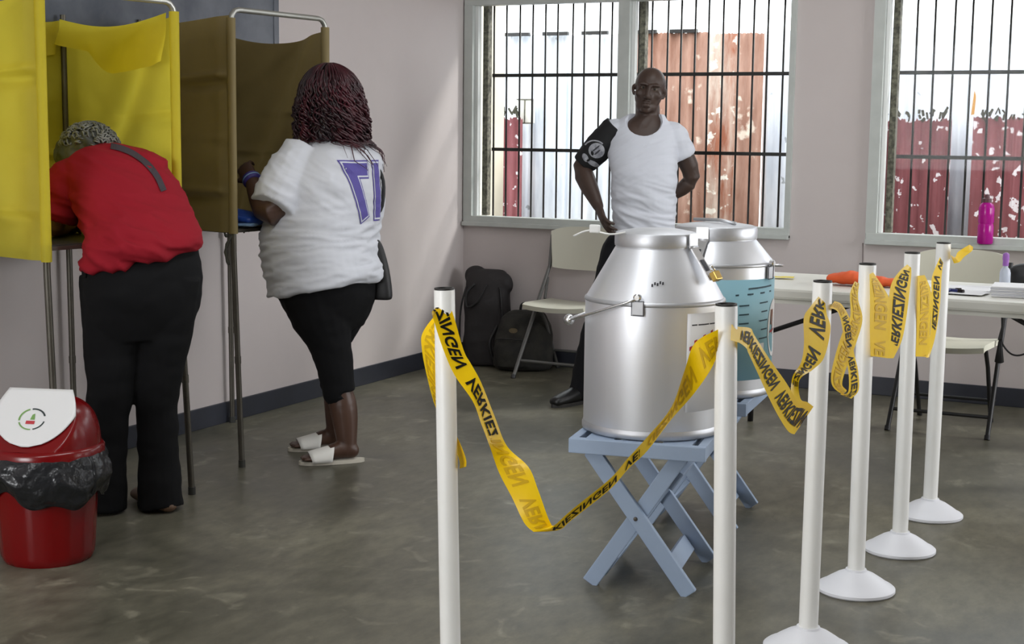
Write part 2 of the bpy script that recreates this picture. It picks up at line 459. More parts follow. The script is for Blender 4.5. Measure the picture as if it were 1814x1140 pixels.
# ---- soft bodies: overlapping closed shapes fused into one continuous skin
class Blob:
    def __init__(s): s.bm = bmesh.new()
    def rings(s, R, cap=True):
        V = [[s.bm.verts.new(p) for p in r] for r in R]
        n = len(V[0])
        for i in range(len(V) - 1):
            for k in range(n): s.bm.faces.new((V[i][k], V[i][(k + 1) % n], V[i + 1][(k + 1) % n], V[i + 1][k]))
        if cap: s.bm.faces.new(V[0][::-1]); s.bm.faces.new(V[-1])
        return s
    def tube(s, pts, rad, ref=(0, 0, 1), n=16, rnd=True, sub=4):
        """tapered limb; rad entries are r or (side, other)"""
        P = [Vector(p) for p in pts]
        Rd = [Vector((r, r, 0)) if not isinstance(r, (tuple, list)) else Vector((r[0], r[1], 0)) for r in rad]
        if sub > 1 and len(P) > 2: P = catmull(P, sub); Rd = catmull(Rd, sub)
        ref = Vector(ref); R = []; prev = None
        def ring(p, x, y, a, b): return [p + x * a * cos(2 * pi * k / n) + y * b * sin(2 * pi * k / n) for k in range(n)]
        F = []
        for i, p in enumerate(P):
            t = (P[min(i + 1, len(P) - 1)] - P[max(i - 1, 0)]).normalized()
            x = t.cross(ref)
            if x.length < 0.15: x = prev if prev is not None else t.cross(Vector((1, 0.2, 0)))
            x = (x - t * x.dot(t)).normalized(); prev = x
            F.append((p, t, x, t.cross(x)))
        if rnd:
            p, t, x, y = F[0]; a, b = Rd[0][0], Rd[0][1]; e = min(a, b)
            for q in (80, 55, 28): R.append(ring(p - t * e * sin(radians(q)), x, y, a * cos(radians(q)), b * cos(radians(q))))
        for (p, t, x, y), r in zip(F, Rd): R.append(ring(p, x, y, r[0], r[1]))
        if rnd:
            p, t, x, y = F[-1]; a, b = Rd[-1][0], Rd[-1][1]; e = min(a, b)
            for q in (28, 55, 80): R.append(ring(p + t * e * sin(radians(q)), x, y, a * cos(radians(q)), b * cos(radians(q))))
        return s.rings(R)
    def loft(s, secs, n=40, sub=4, e=0.9):
        """secs: (centre, right_vec, fwd_vec, half_right, half_fwd, half_back)"""
        C = [Vector(q[0]) for q in secs]; X = [Vector(q[1]) for q in secs]; Y = [Vector(q[2]) for q in secs]
        H = [Vector(q[3:6]) for q in secs]
        if sub > 1: C, X, Y, H = (catmull(A, sub) for A in (C, X, Y, H))
        R = []
        for c, x, y, h in zip(C, X, Y, H):
            x = x.normalized(); y = y.normalized(); ring = []
            for k in range(n):
                a = 2 * pi * k / n; ca, sa = cos(a), sin(a)
                cx = math.copysign(abs(ca) ** e, ca); sy = math.copysign(abs(sa) ** e, sa)
                ring.append(c + x * h[0] * cx + y * (h[1] if sa > 0 else h[2]) * sy)
            R.append(ring)
        return s.rings(R)
    def ell(s, c, r, X=(1, 0, 0), Y=(0, 1, 0), Z=(0, 0, 1)):
        q = bmesh.ops.create_uvsphere(s.bm, u_segments=20, v_segments=14, radius=1.0)
        rot = Matrix((Vector(X).normalized() * r[0], Vector(Y).normalized() * r[1], Vector(Z).normalized() * r[2])).transposed()
        bmesh.ops.transform(s.bm, matrix=Matrix.Translation(c) @ rot.to_4x4(), verts=q['verts'])
        return s
    def hand(s, wrist, d, pn, side, size=1.0, curl=(25, 30, 25), spread=6, thumb_out=40):
        """d: wrist to knuckles, pn: palm normal (palm faces pn), side: +1 thumb lies along d x pn"""
        w = Vector(wrist); d = Vector(d).normalized(); pn = Vector(pn); pn = (pn - d * pn.dot(d)).normalized()
        t = d.cross(pn) * side
        k = size
        s.tube([w - d * 0.02 * k, w + d * 0.02 * k, w + d * 0.055 * k, w + d * 0.09 * k],
               [(0.026 * k, 0.019 * k), (0.032 * k, 0.019 * k), (0.041 * k, 0.017 * k), (0.038 * k, 0.013 * k)], ref=pn)
        lens = ((0.042, 0.027, 0.021), (0.046, 0.031, 0.023), (0.043, 0.028, 0.022), (0.034, 0.021, 0.018))
        for i, ln in enumerate(lens):
            o = (1.5 - i)
            p = w + d * (0.088 - 0.004 * abs(o)) * k + t * 0.0195 * o * k
            dirv = (d + t * math.tan(radians(spread * o))).normalized()
            pts = [p - dirv * 0.02 * k, p]; a = 0
            for L_, c_ in zip(ln, curl):
                a += c_
                dd = dirv * cos(radians(a)) + pn * sin(radians(a))
                p = p + dd * L_ * k; pts.append(p)
            s.tube(pts, [0.0095 * k, 0.0098 * k, 0.0092 * k, 0.0085 * k, 0.0072 * k], ref=pn, n=10, sub=2)
        p = w + d * 0.022 * k + t * 0.026 * k
        td = (d * cos(radians(thumb_out)) + t * sin(radians(thumb_out)) + pn * 0.25).normalized()
        td2 = (td + d * 0.5 + pn * 0.2).normalized()
        s.tube([p - td * 0.02 * k, p + td * 0.02 * k, p + td * 0.042 * k, p + td * 0.042 * k + td2 * 0.034 * k],
               [0.013 * k, 0.0135 * k, 0.011 * k, 0.0088 * k], ref=pn, n=10, sub=2)
        return s
    def build(s, name, m, parent=None, voxel=0.008, smooth=4, shape=None):
        bmesh.ops.recalc_face_normals(s.bm, faces=s.bm.faces[:])
        me = bpy.data.meshes.new(name); s.bm.to_mesh(me); s.bm.free()
        o = bpy.data.objects.new(name, me); COL.objects.link(o)
        r = o.modifiers.new('r', 'REMESH'); r.mode = 'VOXEL'; r.voxel_size = voxel
        if smooth:
            q = o.modifiers.new('s', 'SMOOTH'); q.factor = 0.5; q.iterations = smooth
        dg = bpy.context.evaluated_depsgraph_get()
        me2 = bpy.data.meshes.new_from_object(o.evaluated_get(dg))
        o.modifiers.clear(); o.data = me2; bpy.data.meshes.remove(me)
        me2.name = name; me2.materials.clear(); me2.materials.append(MATS[m])
        if shape:
            co = [v.co.copy() for v in me2.vertices]; no = [v.normal.copy() for v in me2.vertices]
            for v, p, nn in zip(me2.vertices, co, no): v.co = shape(p, nn)
            me2.update()
        for p in me2.polygons: p.use_smooth = True
        if parent is not None: o.parent = parent
        return o

def carve(o, cutter_blob):
    """cut a clean opening with a closed shape"""
    bmesh.ops.recalc_face_normals(cutter_blob.bm, faces=cutter_blob.bm.faces[:])
    me = bpy.data.meshes.new('cut'); cutter_blob.bm.to_mesh(me); cutter_blob.bm.free()
    c = bpy.data.objects.new('cut', me); COL.objects.link(c)
    b = o.modifiers.new('b', 'BOOLEAN'); b.object = c; b.operation = 'DIFFERENCE'; b.solver = 'EXACT'
    dg = bpy.context.evaluated_depsgraph_get()
    m2 = bpy.data.meshes.new_from_object(o.evaluated_get(dg))
    o.modifiers.clear(); old = o.data; o.data = m2
    for p in m2.polygons: p.use_smooth = True
    bpy.data.objects.remove(c); bpy.data.meshes.remove(me); bpy.data.meshes.remove(old)

def crease(p, ax, freq, squash, seed=0.0):
    al = p.dot(ax); q = (p - ax * al) * (freq / squash) + ax * al * freq + Vector((seed, -seed, seed * .5))
    w = noise.noise(p * 3.5 + Vector((seed, 2, 1)))
    r1 = 1 - 2.4 * abs(noise.noise(q)); r2 = 1 - 2.4 * abs(noise.noise(q * 1.8 + Vector((4, 1, 6))))
    return (max(r1, -.6) + .5 * max(r2, -.6)) * (.65 + .7 * w)
def smooth01(x, a, b):
    t = min(1, max(0, (x - a) / (b - a)))
    return t * t * (3 - 2 * t)
def folds(amp, freq, axis=(0, 0, 1), squash=3.0, seed=0.0):
    """cloth creases: noise that varies fast along axis, slowly across it"""
    ax = Vector(axis).normalized(); sd = Vector((seed, seed * 1.7, -seed))
    def fn(p, n):
        al = p.dot(ax); q = (p - ax * al) * (freq / squash) + ax * al * freq + sd
        w = noise.noise(q) + 0.5 * noise.noise(q * 2.1 + Vector((5, 3, 1)))
        return p + n * amp * w
    return fn

def frame(rz):
    return Vector((cos(rz), sin(rz), 0)), Vector((-sin(rz), cos(rz), 0))
UP = Vector((0, 0, 1))

# ================================================================== the setting
XL, YB, XR, YF, ZC = -4.42, 8.10, 3.2, -2.5, 3.0
def struct(name, mb, m, parent=None, **kw):
    o = mb.build(name, m, parent)
    o['kind'] = 'structure'
    return o
struct('floor', MB().span(XL - 0.2, XR + 0.2, YF - 0.2, YB + 0.2, -0.1, 0.0), 'floor')
struct('ceiling', MB().span(XL - 0.2, XR + 0.2, YF - 0.2, YB + 0.2, ZC, ZC + 0.12), 'ceiling_white')
struct('wall_left', MB().span(XL - 0.2, XL, YF - 0.2, YB + 0.2, 0, ZC), 'wall_pink')
W1 = (-4.412, -2.345, 0.835, 2.20)
W2 = (-1.918, 0.25, 0.83, 2.20)
mb = MB()
y0, y1 = YB, YB + 0.2
mb.span(XL, XR, y0, y1, 0, 0.83)
mb.span(XL, XR, y0, y1, 2.20, ZC)
mb.span(W1[1], W2[0], y0, y1, 0.83, 2.20)
mb.span(W2[1], 0.65, y0, y1, 0.83, 2.20)
mb.span(2.85, XR, y0, y1, 0.83, 2.20)
struct('wall_back', mb, 'wall_pink')
# right wall with three openings, front wall with one wide opening (behind the photographer)
mb = MB(); a = YF
mb.span(XR, XR + 0.2, YF, YB, 0, 1.0); mb.span(XR, XR + 0.2, YF, YB, 2.5, ZC)
for yy in SIDE_Y:
    mb.span(XR, XR + 0.2, a, yy - 1.0, 1.0, 2.5); a = yy + 1.0
mb.span(XR, XR + 0.2, a, YB, 1.0, 2.5)
struct('wall_right', mb, 'wall_plain')
mb = MB()
mb.span(XL, -4.1, YF - 0.2, YF, 0, ZC); mb.span(-1.9, XR, YF - 0.2, YF, 0, ZC); mb.span(-4.1, -1.9, YF - 0.2, YF, 2.5, ZC); mb.span(-4.1, -1.9, YF - 0.2, YF, 0, 1.0)
struct('wall_front', mb, 'wall_plain')
struct('baseboard_left', MB().span(XL, XL + 0.014, YF, YB, 0, 0.1, 0.003), 'baseboard')
struct('baseboard_back', MB().span(XL + 0.014, XR, YB - 0.014, YB, 0, 0.1, 0.003), 'baseboard')

def window(name, w, mull, n_bars, bx0, bx1):
    x0, x1, z0, z1 = w
    r = empty(name, ((x0 + x1) / 2, YB, z0)); r['kind'] = 'structure'
    inv = Vector((-(x0 + x1) / 2, -YB, -z0))
    def put(o): o.location = inv; return o
    fw = 0.058; ya, yb = YB - 0.025, YB + 0.06
    mb = MB()
    mb.span(x0, x1, ya, yb, z0, z0 + fw, 0.004); mb.span(x0, x1, ya, yb, z1 - fw * 0.6, z1, 0.004)
    mb.span(x0, x0 + fw, ya + .001, yb - .001, z0 + fw - .002, z1 - fw * .6 + .002); mb.span(x1 - 0.03, x1, ya + .001, yb - .001, z0 + fw - .002, z1 - fw * .6 + .002)
    put(mb.build('window_frame', 'alu_frame', r))
    put(MB().span(x0, x1, YB - 0.045, YB + 0.01, z0 - 0.004, z0 + 0.022, 0.004).build('window_sill', 'alu_frame', r))
    if mull:
        put(MB().span(mull[0], mull[1] - 0.03, ya, yb, z0 + fw, z1 - 0.03, 0.003).build('mullion', 'alu_frame', r))
    # pale sliding rails beside each stile
    edges = [x0 + fw] + ([mull[1] - 0.03] if mull else [])
    for ex in edges:
        put(MB().span(ex, ex + 0.022, YB + 0.01, YB + 0.05, z0 + fw, z1 - 0.03, 0.002).build('sliding_rail', 'white_strip', r))
        put(MB().span(ex + 0.024, ex + 0.058, YB + 0.07, YB + 0.12, z0 + fw, z1 - 0.03).build('weather_seal', 'seal_dark', r))
    panes = [(x0 + fw, mull[0]), (mull[1], x1 - 0.03)] if mull else [(x0 + fw, x1 - 0.03)]
    for a, b in panes:
        put(MB().span(a, b, YB + 0.052, YB + 0.056, z0 + fw, z1 - 0.03).build('pane', 'window_glass', r))
    for z in (1.30, 1.752):
        put(MB().span(bx0, bx1, YB + 0.135, YB + 0.160, z - 0.010, z + 0.010).build('cross_bar', 'black_iron', r))
    me = None
    for k in range(n_bars):
        bx = bx0 + 0.012 + (bx1 - bx0 - 0.024) * k / (n_bars - 1)
        if me is None:
            o = MB().tube([(0, 0, z0 + 0.01), (0, 0, z1)], 0.0062, 8).build('bar', 'black_iron', r, smooth=True); me = o.data
        else:
            o = bpy.data.objects.new('bar', me); COL.objects.link(o); o.parent = r
        o.location = inv + Vector((bx + random.uniform(-.002, .002), YB + 0.147, 0))
        o.rotation_euler = (0, random.uniform(-.004, .004), 0)
    return r
window('window_1', W1, (-3.398, -3.295), 23, -4.30, -2.365)
window('window_2', W2, None, 22, -1.83, 0.21)

# ---- outside: ground, sheet-metal fences, cream pillar
o = MB().span(-12, 8, 8.3, 14, -0.25, -0.15).build('ground_outside', 'outdoor_ground'); o['kind'] = 'structure'
def sheet(width, height, pitch=0.076, amp=0.009, jag=0.0, seed=1):
    rnd = random.Random(seed); n = max(8, int(width / pitch * 8)); bm = bmesh.new(); A = []; B = []; C2 = []
    for i in range(n + 1):
        x = width * i / n; y = amp * cos(2 * pi * x / pitch)
        top = height - jag * rnd.random()
        A.append(bm.verts.new((x, y, 0))); C2.append(bm.verts.new((x, y, height * 0.5))); B.append(bm.verts.new((x, y, top)))
    for i in range(n):
        bm.faces.new((A[i], A[i + 1], C2[i + 1], C2[i])); bm.faces.new((C2[i], C2[i + 1], B[i + 1], B[i]))
    bm.normal_update(); bmesh.ops.solidify(bm, geom=bm.faces[:], thickness=0.0015)
    me = bpy.data.meshes.new('sheet'); bm.to_mesh(me); bm.free()
    for p in me.polygons: p.use_smooth = True
    return me
fence = empty('corrugated_fence', (-3.5, 9.9, -0.15), label='tall grey and rusty corrugated metal fence outside both windows', cat='fence')
sil = [(-6.6, 0.80), (-5.82, 0.78), (-5.06, 0.52), (-4.56, 0.54)]
x = -6.6
def add_sheet(x, wd, top, m, dy, jag=0.0, parent=fence, yb=9.9, seed=1):
    me = sheet(wd, top + 0.15, jag=jag, seed=seed)
    o = link_mesh('sheet', me, m, parent)
    o.location = (x - parent.location.x, yb + dy - parent.location.y, -0.15 - parent.location.z)
    return o
seed = 1
for x, wd, top, m, dy in [(-6.60, 0.80, 2.10, 'zinc_silver', 0), (-5.82, 0.72, 2.09, 'zinc_silver', .02), (-5.12, 0.56, 2.12, 'zinc_silver', 0),
                          (-4.58, 0.58, 2.11, 'zinc_silver', .02), (-4.03, 0.54, 2.11, 'zinc_rust', -.02), (-3.50, 0.23, 2.10, 'zinc_rust_peeled', 0.0), (-3.28, 0.20, 2.095, 'zinc_rust', -.02),
                          (-3.09, 0.60, 2.11, 'zinc_silver', .02), (-2.50, 0.62, 2.11, 'zinc_silver', 0), (-1.90, 0.70, 2.12, 'zinc_silver', .02),
                          (-1.22, 0.7, 2.13, 'zinc_silver', 0), (-0.54, 0.8, 2.13, 'zinc_silver', .02), (0.24, 0.8, 2.12, 'zinc_silver', 0), (1.0, 0.8, 2.12, 'zinc_silver', .02)]:
    add_sheet(x, wd, top, m, dy, 0.012, seed=seed); seed += 1
for k, bx in enumerate((-5.05, -4.74, -4.43, -4.06, -3.76)):
    o = MB().span(bx, bx + 0.2, 9.855, 9.885, 2.10, 2.125).build('rail_piece', 'black_iron', fence)
    o.location = -fence.location
rf = empty('red_corrugated_fence', (-3.2, 9.72, -0.15), label='low flaking red corrugated sheets standing before the tall fence', cat='fence')
for x, wd, top, m, dy in [(-5.02, 0.20, 1.52, 'zinc_red', 0), (-2.62, 0.42, 1.53, 'zinc_red', 0), (-2.21, 0.42, 1.53, 'zinc_red', .01), (-1.66, 0.5, 1.545, 'zinc_red', 0), (-1.17, 0.5, 1.54, 'zinc_red', .01), (-0.68, 0.6, 1.54, 'zinc_red', 0), (-0.1, .6, 1.54, 'zinc_red', .01)]:
    add_sheet(x, wd, top, m, dy, 0.03, rf, 9.72, seed); seed += 1
# dry leaves caught on top of the red sheets
mb = MB(); rnd = random.Random(3)
for xa, xb in ((-5.02, -4.83), (-2.25, -1.80), (-1.66, -0.9)):
    n = int((xb - xa) * 60)
    for i in range(n):
        p = Vector((rnd.uniform(xa, xb), 9.72 + rnd.uniform(-.03, .03), 1.52 + rnd.uniform(-.02, .035)))
        q = p + Vector((rnd.uniform(-.03, .03), 0, rnd.uniform(.01, .05)))
        mb.bar(p, q, rnd.uniform(.008, .02), 0.003)
tag(mb.build('dry_leaves', 'dry_leaf'), 'dead dark leaves caught along the top edge of the red sheets', 'leaves', kind='stuff')
MB_ = MB().span(-4.83, -4.665, 8.95, 9.12, -0.15, 3.2, 0.01)
tag(MB_.build('cream_pillar', 'pillar_cream'), 'cream concrete pillar outside the left edge of the window', 'pillar')
mbx = empty('meter_box', (-4.80, 9.84, 1.5), label='small white meter box fixed on the silver fence', cat='box')
o = MB().span(-.10, .02, -.05, 0, -.03, .14, .004).build('box_body', 'meter_white', mbx)
mb = MB()
for a in ((-.105, .025, .135, .145), (-.105, .025, -.035, -.025)): mb.span(a[0], a[1], -.058, -.045, a[2], a[3])
mb.span(.015, .025, -.058, -.045, -.03, .14); mb.span(-.045, -.038, -.058, -.045, -.03, .14)
mb.build('box_frame', 'seal_dark', mbx)
leafo = MB().poly([(-1.665, 9.66, 1.545), (-1.645, 9.66, 1.55), (-1.64, 9.665, 1.66), (-1.652, 9.665, 1.70)], (0, 0.004, 0)).build('dry_leaf', 'orange_leaf')
tag(leafo, 'single upright orange leaf between the red sheets beyond the window', 'leaf')

# ---- chalkboard on the left wall
cb = empty('chalkboard', (XL, 4.7, 1.3), label='dark blue-grey chalkboard on the wall above the voting booths', cat='chalkboard')
MB().span(0.001, 0.018, -1.6, 1.40, -0.1, 1.15).build('board', 'chalkboard', cb)
mb = MB()
mb.span(0.0, 0.024, 1.40, 1.44, -0.14, 1.19, .003); mb.span(0, .024, -1.64, -1.6, -.14, 1.19, .003); mb.span(0, .024, -1.6, 1.40, -.14, -.10, .003); mb.span(0, .024, -1.6, 1.40, 1.15, 1.19, .003)
mb.build('board_frame', 'chalkboard', cb)
# surface cable under the second window
tag(MB().tube(catmull([(-1.934, 8.094, .83), (-1.930, 8.094, .74), (-1.932, 8.094, .65), (-1.930, 8.094, .52)], 4), 0.0035, 6).build('wall_cable', 'cable', smooth=True),
    'thin grey cable hanging on the pink wall below the corner of the right window', 'cable')

# ================================================================== voting booths
def panel(name, At, Ab, Bt, Bb, out, m, parent, sag=0.0, belly=0.01, crease=(0.3, 0.55, 0.8), diag=0.0, bias=0.0, nu=44, nv=120, seed=0.0, hemw=0.0, thick=0.0):
    At, Ab, Bt, Bb = (Vector(q) for q in (At, Ab, Bt, Bb)); out = Vector(out).normalized()
    def fn(u, v):
        p = At.lerp(Bt, u).lerp(Ab.lerp(Bb, u), v)
        p.z -= sag * 4 * u * (1 - u) * (1 - v) ** 2
        k = belly * sin(pi * u) * (0.4 + 0.6 * sin(pi * min(1, v + 0.1)))
        for c in crease:
            d = (v - c) / 0.018
            wv = .55 + .45 * sin(u * 2.4 + c * 7)
            k += wv * (0.024 * math.exp(-d * d) - 0.026 * math.exp(-((v - c - 0.035) / 0.03) ** 2))
        if diag:
            d = (u - 0.12 - v * 0.75) / 0.10
            k += diag * math.exp(-d * d) - diag * 0.7 * math.exp(-((u - 0.32 - v * 0.75) / 0.12) ** 2)
        k += bias + 0.016 * noise.noise(Vector((u * 2.4 + seed, v * 3.2, seed))) + 0.004 * noise.noise(Vector((u * 8 + v * 4, v * 9, seed)))
        edge = min(1.0, min(u, 1 - u) / 0.08)
        return p + out * k * edge
    me = grid_mesh(fn, nu, nv, thick)
    o = link_mesh(name, me, m, parent, True)
    return o

def booth(name, label, FN, FF, WN, WF, top, bot, mfab, mhem, splay, yellow):
    """FN front near, FF front far, WN wall near, WF wall far (x, y)"""
    cen = ((FN[0] + FF[0] + WN[0] + WF[0]) / 4, (FN[1] + FF[1] + WN[1] + WF[1]) / 4, 0)
    r = empty(name, cen, label=label, cat='voting booth')
    def put(o):
        if o.parent is r: o.location = (-cen[0], -cen[1], 0)
        return o
    V = lambda q, z: Vector((q[0], q[1], z))
    front = (V(FN, 0) - V(WN, 0)).normalized(); along = (V(FF, 0) - V(FN, 0)).normalized()
    shelf_z = 0.985
    for q, sx, sy in ((FN, 1, -.2), (FF, 1, .2), (WN, -.15, -.2), (WF, -.15, .2)):
        foot = V(q, 0) + (front * sx + along * sy) * splay
        leg = put(MB().tube([V(q, shelf_z + 0.02), V(q, 0.9), foot], 0.0125, 10).build('leg', 'booth_pole', r, autosmooth=40))
        mid = V(q, 0.9).lerp(foot, 0.48)
        put(MB().tube([mid, mid + (foot - mid).normalized() * 0.03], 0.0145, 10).build('joint', 'booth_pole', leg, autosmooth=40))
        put(MB().tube([foot + Vector((0, 0, 0.03)), foot], 0.015, 10).build('foot_cap', 'shelf_dark', leg, autosmooth=40))
    # front hoop: upright, bar across the top with rounded shoulders, upright
    rr = 0.045
    pts = [V(FN, shelf_z), V(FN, top - rr)]
    for a in (30, 60, 90): pts.append(V(FN, top - rr) + along * rr * (1 - cos(radians(a))) + UP * rr * sin(radians(a)))
    for a in (90, 60, 30, 0): pts.append(V(FF, top - rr) - along * rr * (1 - cos(radians(a))) + UP * rr * sin(radians(a)))
    pts.append(V(FF, shelf_z))
    put(MB().tube(pts, 0.0115, 10).build('hoop', 'booth_bar', r, autosmooth=50))
    for q in (WN, WF):
        put(MB().tube([V(q, shelf_z), V(q, top - 0.02)], 0.0115, 10).build('upright', 'booth_pole', r, autosmooth=40))
    # writing shelf with a metal edge
    zz = shelf_z
    pts = [V(WN, zz), V(FN, zz) - front * 0.02, V(FF, zz) - front * 0.02, V(WF, zz)]
    sh = put(MB().poly(pts, (0, 0, 0.016)).build('shelf', 'shelf_dark', r))
    for a, b in ((pts[0], pts[1]), (pts[1], pts[2]), (pts[2], pts[3]), (pts[3], pts[0])):
        put(MB().bar(a + UP * .004, b + UP * .004, 0.026, 0.014, (0, 0, 1)).build('shelf_rim', 'booth_pole', sh))
    t2 = top - 0.045
    ex = 0.010
    nearout = -along; farout = along; backout = -front
    o1 = panel('near_screen', V(FN, t2 + .02) + nearout * ex, V(FN, bot) + nearout * ex, V(WN, t2) + nearout * ex, V(WN, bot + .01) + nearout * ex, nearout, mfab, r, 0.012, 0.012, (0.27, 0.56, 0.81), seed=1 + top, diag=0.0, bias=0.022)
    o2 = panel('far_screen', V(FF, t2) + farout * ex, V(FF, bot) + farout * ex, V(WF, t2 - .01) + farout * ex, V(WF, bot) + farout * ex, -farout, mfab, r, 0.045, -0.016, (0.40, 0.62), seed=4 + top, diag=0.03, bias=-0.016)
    o3 = panel('back_screen', V(WN, t2) + backout * ex, V(WN, bot) + backout * ex, V(WF, t2) + backout * ex, V(WF, bot) + backout * ex, -backout, mfab, r, 0.02, -0.008, (0.35, 0.6), seed=9)
    for q in (o1, o2, o3): put(q)
    for q in (FN, FF):
        put(MB().tube([V(q, bot - 0.005), V(q, (bot + t2) / 2), V(q, t2 + 0.01)], [0.019, 0.018, 0.019], 12).build('pole_sleeve', mhem, r, autosmooth=50))
    return r, put, V, dict(FN=FN, FF=FF, WN=WN, WF=WF, front=front, along=along, top=top, t2=t2)

ya, put, V, g = booth('voting_booth', 'yellow fabric voting booth with the woman in red bent into it', (-3.772, 3.88), (-3.69, 4.485), (-4.385, 3.975), (-4.372, 4.625), 1.880, 0.95,
                      'booth_yellow', 'booth_yellow', 0.045, True)
# the folded top flap inside the yellow booth, in two lengths
def flap(u0, u1, A, B, low, parent, seed):
    A = Vector(A); B = Vector(B); inn = -g['along'] * 0.03
    def fn(u, v):
        p = A.lerp(B, u); w = u0 + (u1 - u0) * u
        dep = low(w)
        p = p + inn * (0.9 + 0.7 * v + 0.7 * v * noise.noise(Vector((w * 7, v * 1.5, seed)))) - UP * (v * dep)
        p.z -= 0.04 * sin(pi * u)
        return p
    me = grid_mesh(fn, 30, 10, 0.0)
    return put(link_mesh('top_flap', me, 'booth_yellow', parent, True))
far = lambda t: V(g['FF'], g['t2'] + .005).lerp(V(g['WF'], g['t2'] + .005), t)
flap(0, 1, far(0.02), far(0.98), lambda w: 0.180 - 0.080 * smooth01(w, .50, .72), ya, 2.0)
flap(0, 1, V(g['WF'], g['t2']) + g['front'] * .01, V(g['WN'], g['t2']) + g['front'] * .01, lambda w: 0.135, ya, 5.0)

bb, put, V, g2 = booth('voting_booth', 'brown fabric voting booth in front of the woman in white', (-3.805, 4.98), (-3.752, 5.585), (-4.39, 5.11), (-4.378, 5.70), 1.895, 0.985,
                       'booth_brown', 'booth_brown_hem', 0.045, False)
for p, L_ in ((Vector((-3.80, 4.975, .98)), .13), (Vector((-4.36, 5.69, .97)), .07)):
    put(MB().tube(catmull([p, p + Vector((-.02, -.01, -.03)), p + Vector((-.035, -.01, -L_ * .6)), p + Vector((-.02, -.01, -L_))], 3), [0.008 - .003 * (i % 2) for i in range(10)], 7).build('tie_rope', 'rope', bb, smooth=True))
bt = empty('document_pouch', (-3.90, 5.10, 1.003), radians(10), label='blue plastic pouch lying on the shelf of the brown booth', cat='pouch')
bl = Blob(); bl.tube([(-.10, 0, .035), (0, .01, .04), (.11, 0, .03)], [(.07, .030), (.085, .034), (.07, .024)])
bl.build('pouch_body', 'blue_plastic', bt, 0.006, 3, folds(.006, 16, (0, 1, 0)))
bl = Blob(); bl.tube([(-.08, -.05, .008), (.12, -.04, .010)], [(.05, .008), (.05, .008)])
bl.build('pouch_flap', 'pale_blue', bt, 0.004, 2)

# ================================================================== barrier posts
def post(label):
    r = empty('barrier_post', label=label, cat='post', group='white barrier posts joined by the yellow tape')
    prof = [(0.118, 0.0), (0.122, 0.004), (0.122, 0.012), (0.116, 0.017), (0.108, 0.020), (0.085, 0.036), (0.06, 0.052), (0.042, 0.060), (0.034, 0.064), (0.032, 0.070)]
    MB().lathe(prof, n=48).build('base', 'pvc_base', r, autosmooth=35)
    MB().lathe([(0.0262, 0.066), (0.0262, 1.022), (0.0255, 1.024), (0.0228, 1.024), (0.0228, 0.90)], n=28, cap1=True).build('pipe', 'pvc_white', r, autosmooth=50)
    MB().lathe([(0.0250, 1.0245), (0.0250, 1.029), (0.021, 1.029), (0.020, 1.010)], n=28).build('cap', 'cap_dark', r, autosmooth=50)
    return r
P0 = post('white plastic post at the left end of the tape line')
PL = ['white plastic post standing in front of the nearer metal can', 'white plastic post whose base is cut by the bottom edge', 'white plastic post third from the right end of the line',
      'white plastic post second from the far right end', 'farthest white plastic post, beside the table chair']
BASE = [(-1.783, 3.218), (-1.068, 3.275), (-1.042, 3.915), (-1.059, 4.525), (-1.035, 5.042), (-1.038, 5.570)]
TOP = [(-1.804, 3.208), (-1.089, 3.264), (-1.035, 3.935), (-1.076, 4.535), (-1.043, 5.055), (-1.030, 5.600)]
for k, (b, t) in enumerate(zip(BASE, TOP)):
    o = P0 if k == 0 else copy_tree(P0)
    if k: o['label'] = PL[k - 1]
    o.location = (b[0], b[1], 0)
    d = Vector((t[0] - b[0], t[1] - b[1], 1.025)).normalized()
    q = Vector((0, 0, 1)).rotation_difference(d)
    if k == 3 or k == 4 or k == 2 or k == 5:
        q = Vector((0, 0, 1)).rotation_difference(Vector((d.x * .3, d.y * .3, 1)).normalized())
    o.rotation_mode = 'QUATERNION'; o.rotation_quaternion = q

# ================================================================== metal cans on folding stands
def can(name, label, c, z0, r0, zs, rr, zr, zt, spin, hoop=False):
    """cylinder r0 from z0 to zs, cone to rr at zr, band to zt"""
    c = Vector((c[0], c[1], 0))
    R = empty(name, (c.x, c.y, z0), spin, label=label, cat='metal can')
    h = lambda z: z - z0
    MB().lathe([(r0 - .012, 0), (r0 - .002, 0.004), (r0, 0.012), (r0, h(zs) - .012), (r0 - .002, h(zs) - .004), (rr + .003, h(zr)), (rr + .003, h(zr) + .004)], n=64, cap1=True).build('body', 'aluminium', R, autosmooth=28)
    MB().lathe([(r0 + .0005, h(zs) - .014), (r0 + .0035, h(zs) - .010), (r0 + .001, h(zs) - .003), (r0 - .004, h(zs))], n=64, cap0=False, cap1=False).build('shoulder_seam', 'aluminium_dull', R, smooth=True)
    MB().lathe([(r0 + .0005, .03), (r0 + .004, .02), (r0 + .0045, .006), (r0 - .006, .001)], n=64, cap0=False, cap1=False).build('bottom_band', 'aluminium_dull', R, smooth=True)
    lid = MB().lathe([(rr + .006, h(zr) + .002), (rr + .007, h(zr) + .008), (rr + .007, h(zt) - .010), (rr + .003, h(zt) - .003), (rr - .01, h(zt) + .001), (rr * .6, h(zt) + .008), (0.02, h(zt) + .010)], n=64).build('lid', 'aluminium_dull', R, autosmooth=30)
    ld = R
    if name and hoop:
        MB().tube([(-.10, .04, h(zt) + .016), (.02, -.02, h(zt) + .020), (.09, -.05, h(zt) + .012)], 0.006, 8).build('lid_handle', 'aluminium_dull', lid, smooth=True)
    return R, lid, h

C1 = (-1.700, 4.385); C2 = (-1.772, 5.170)
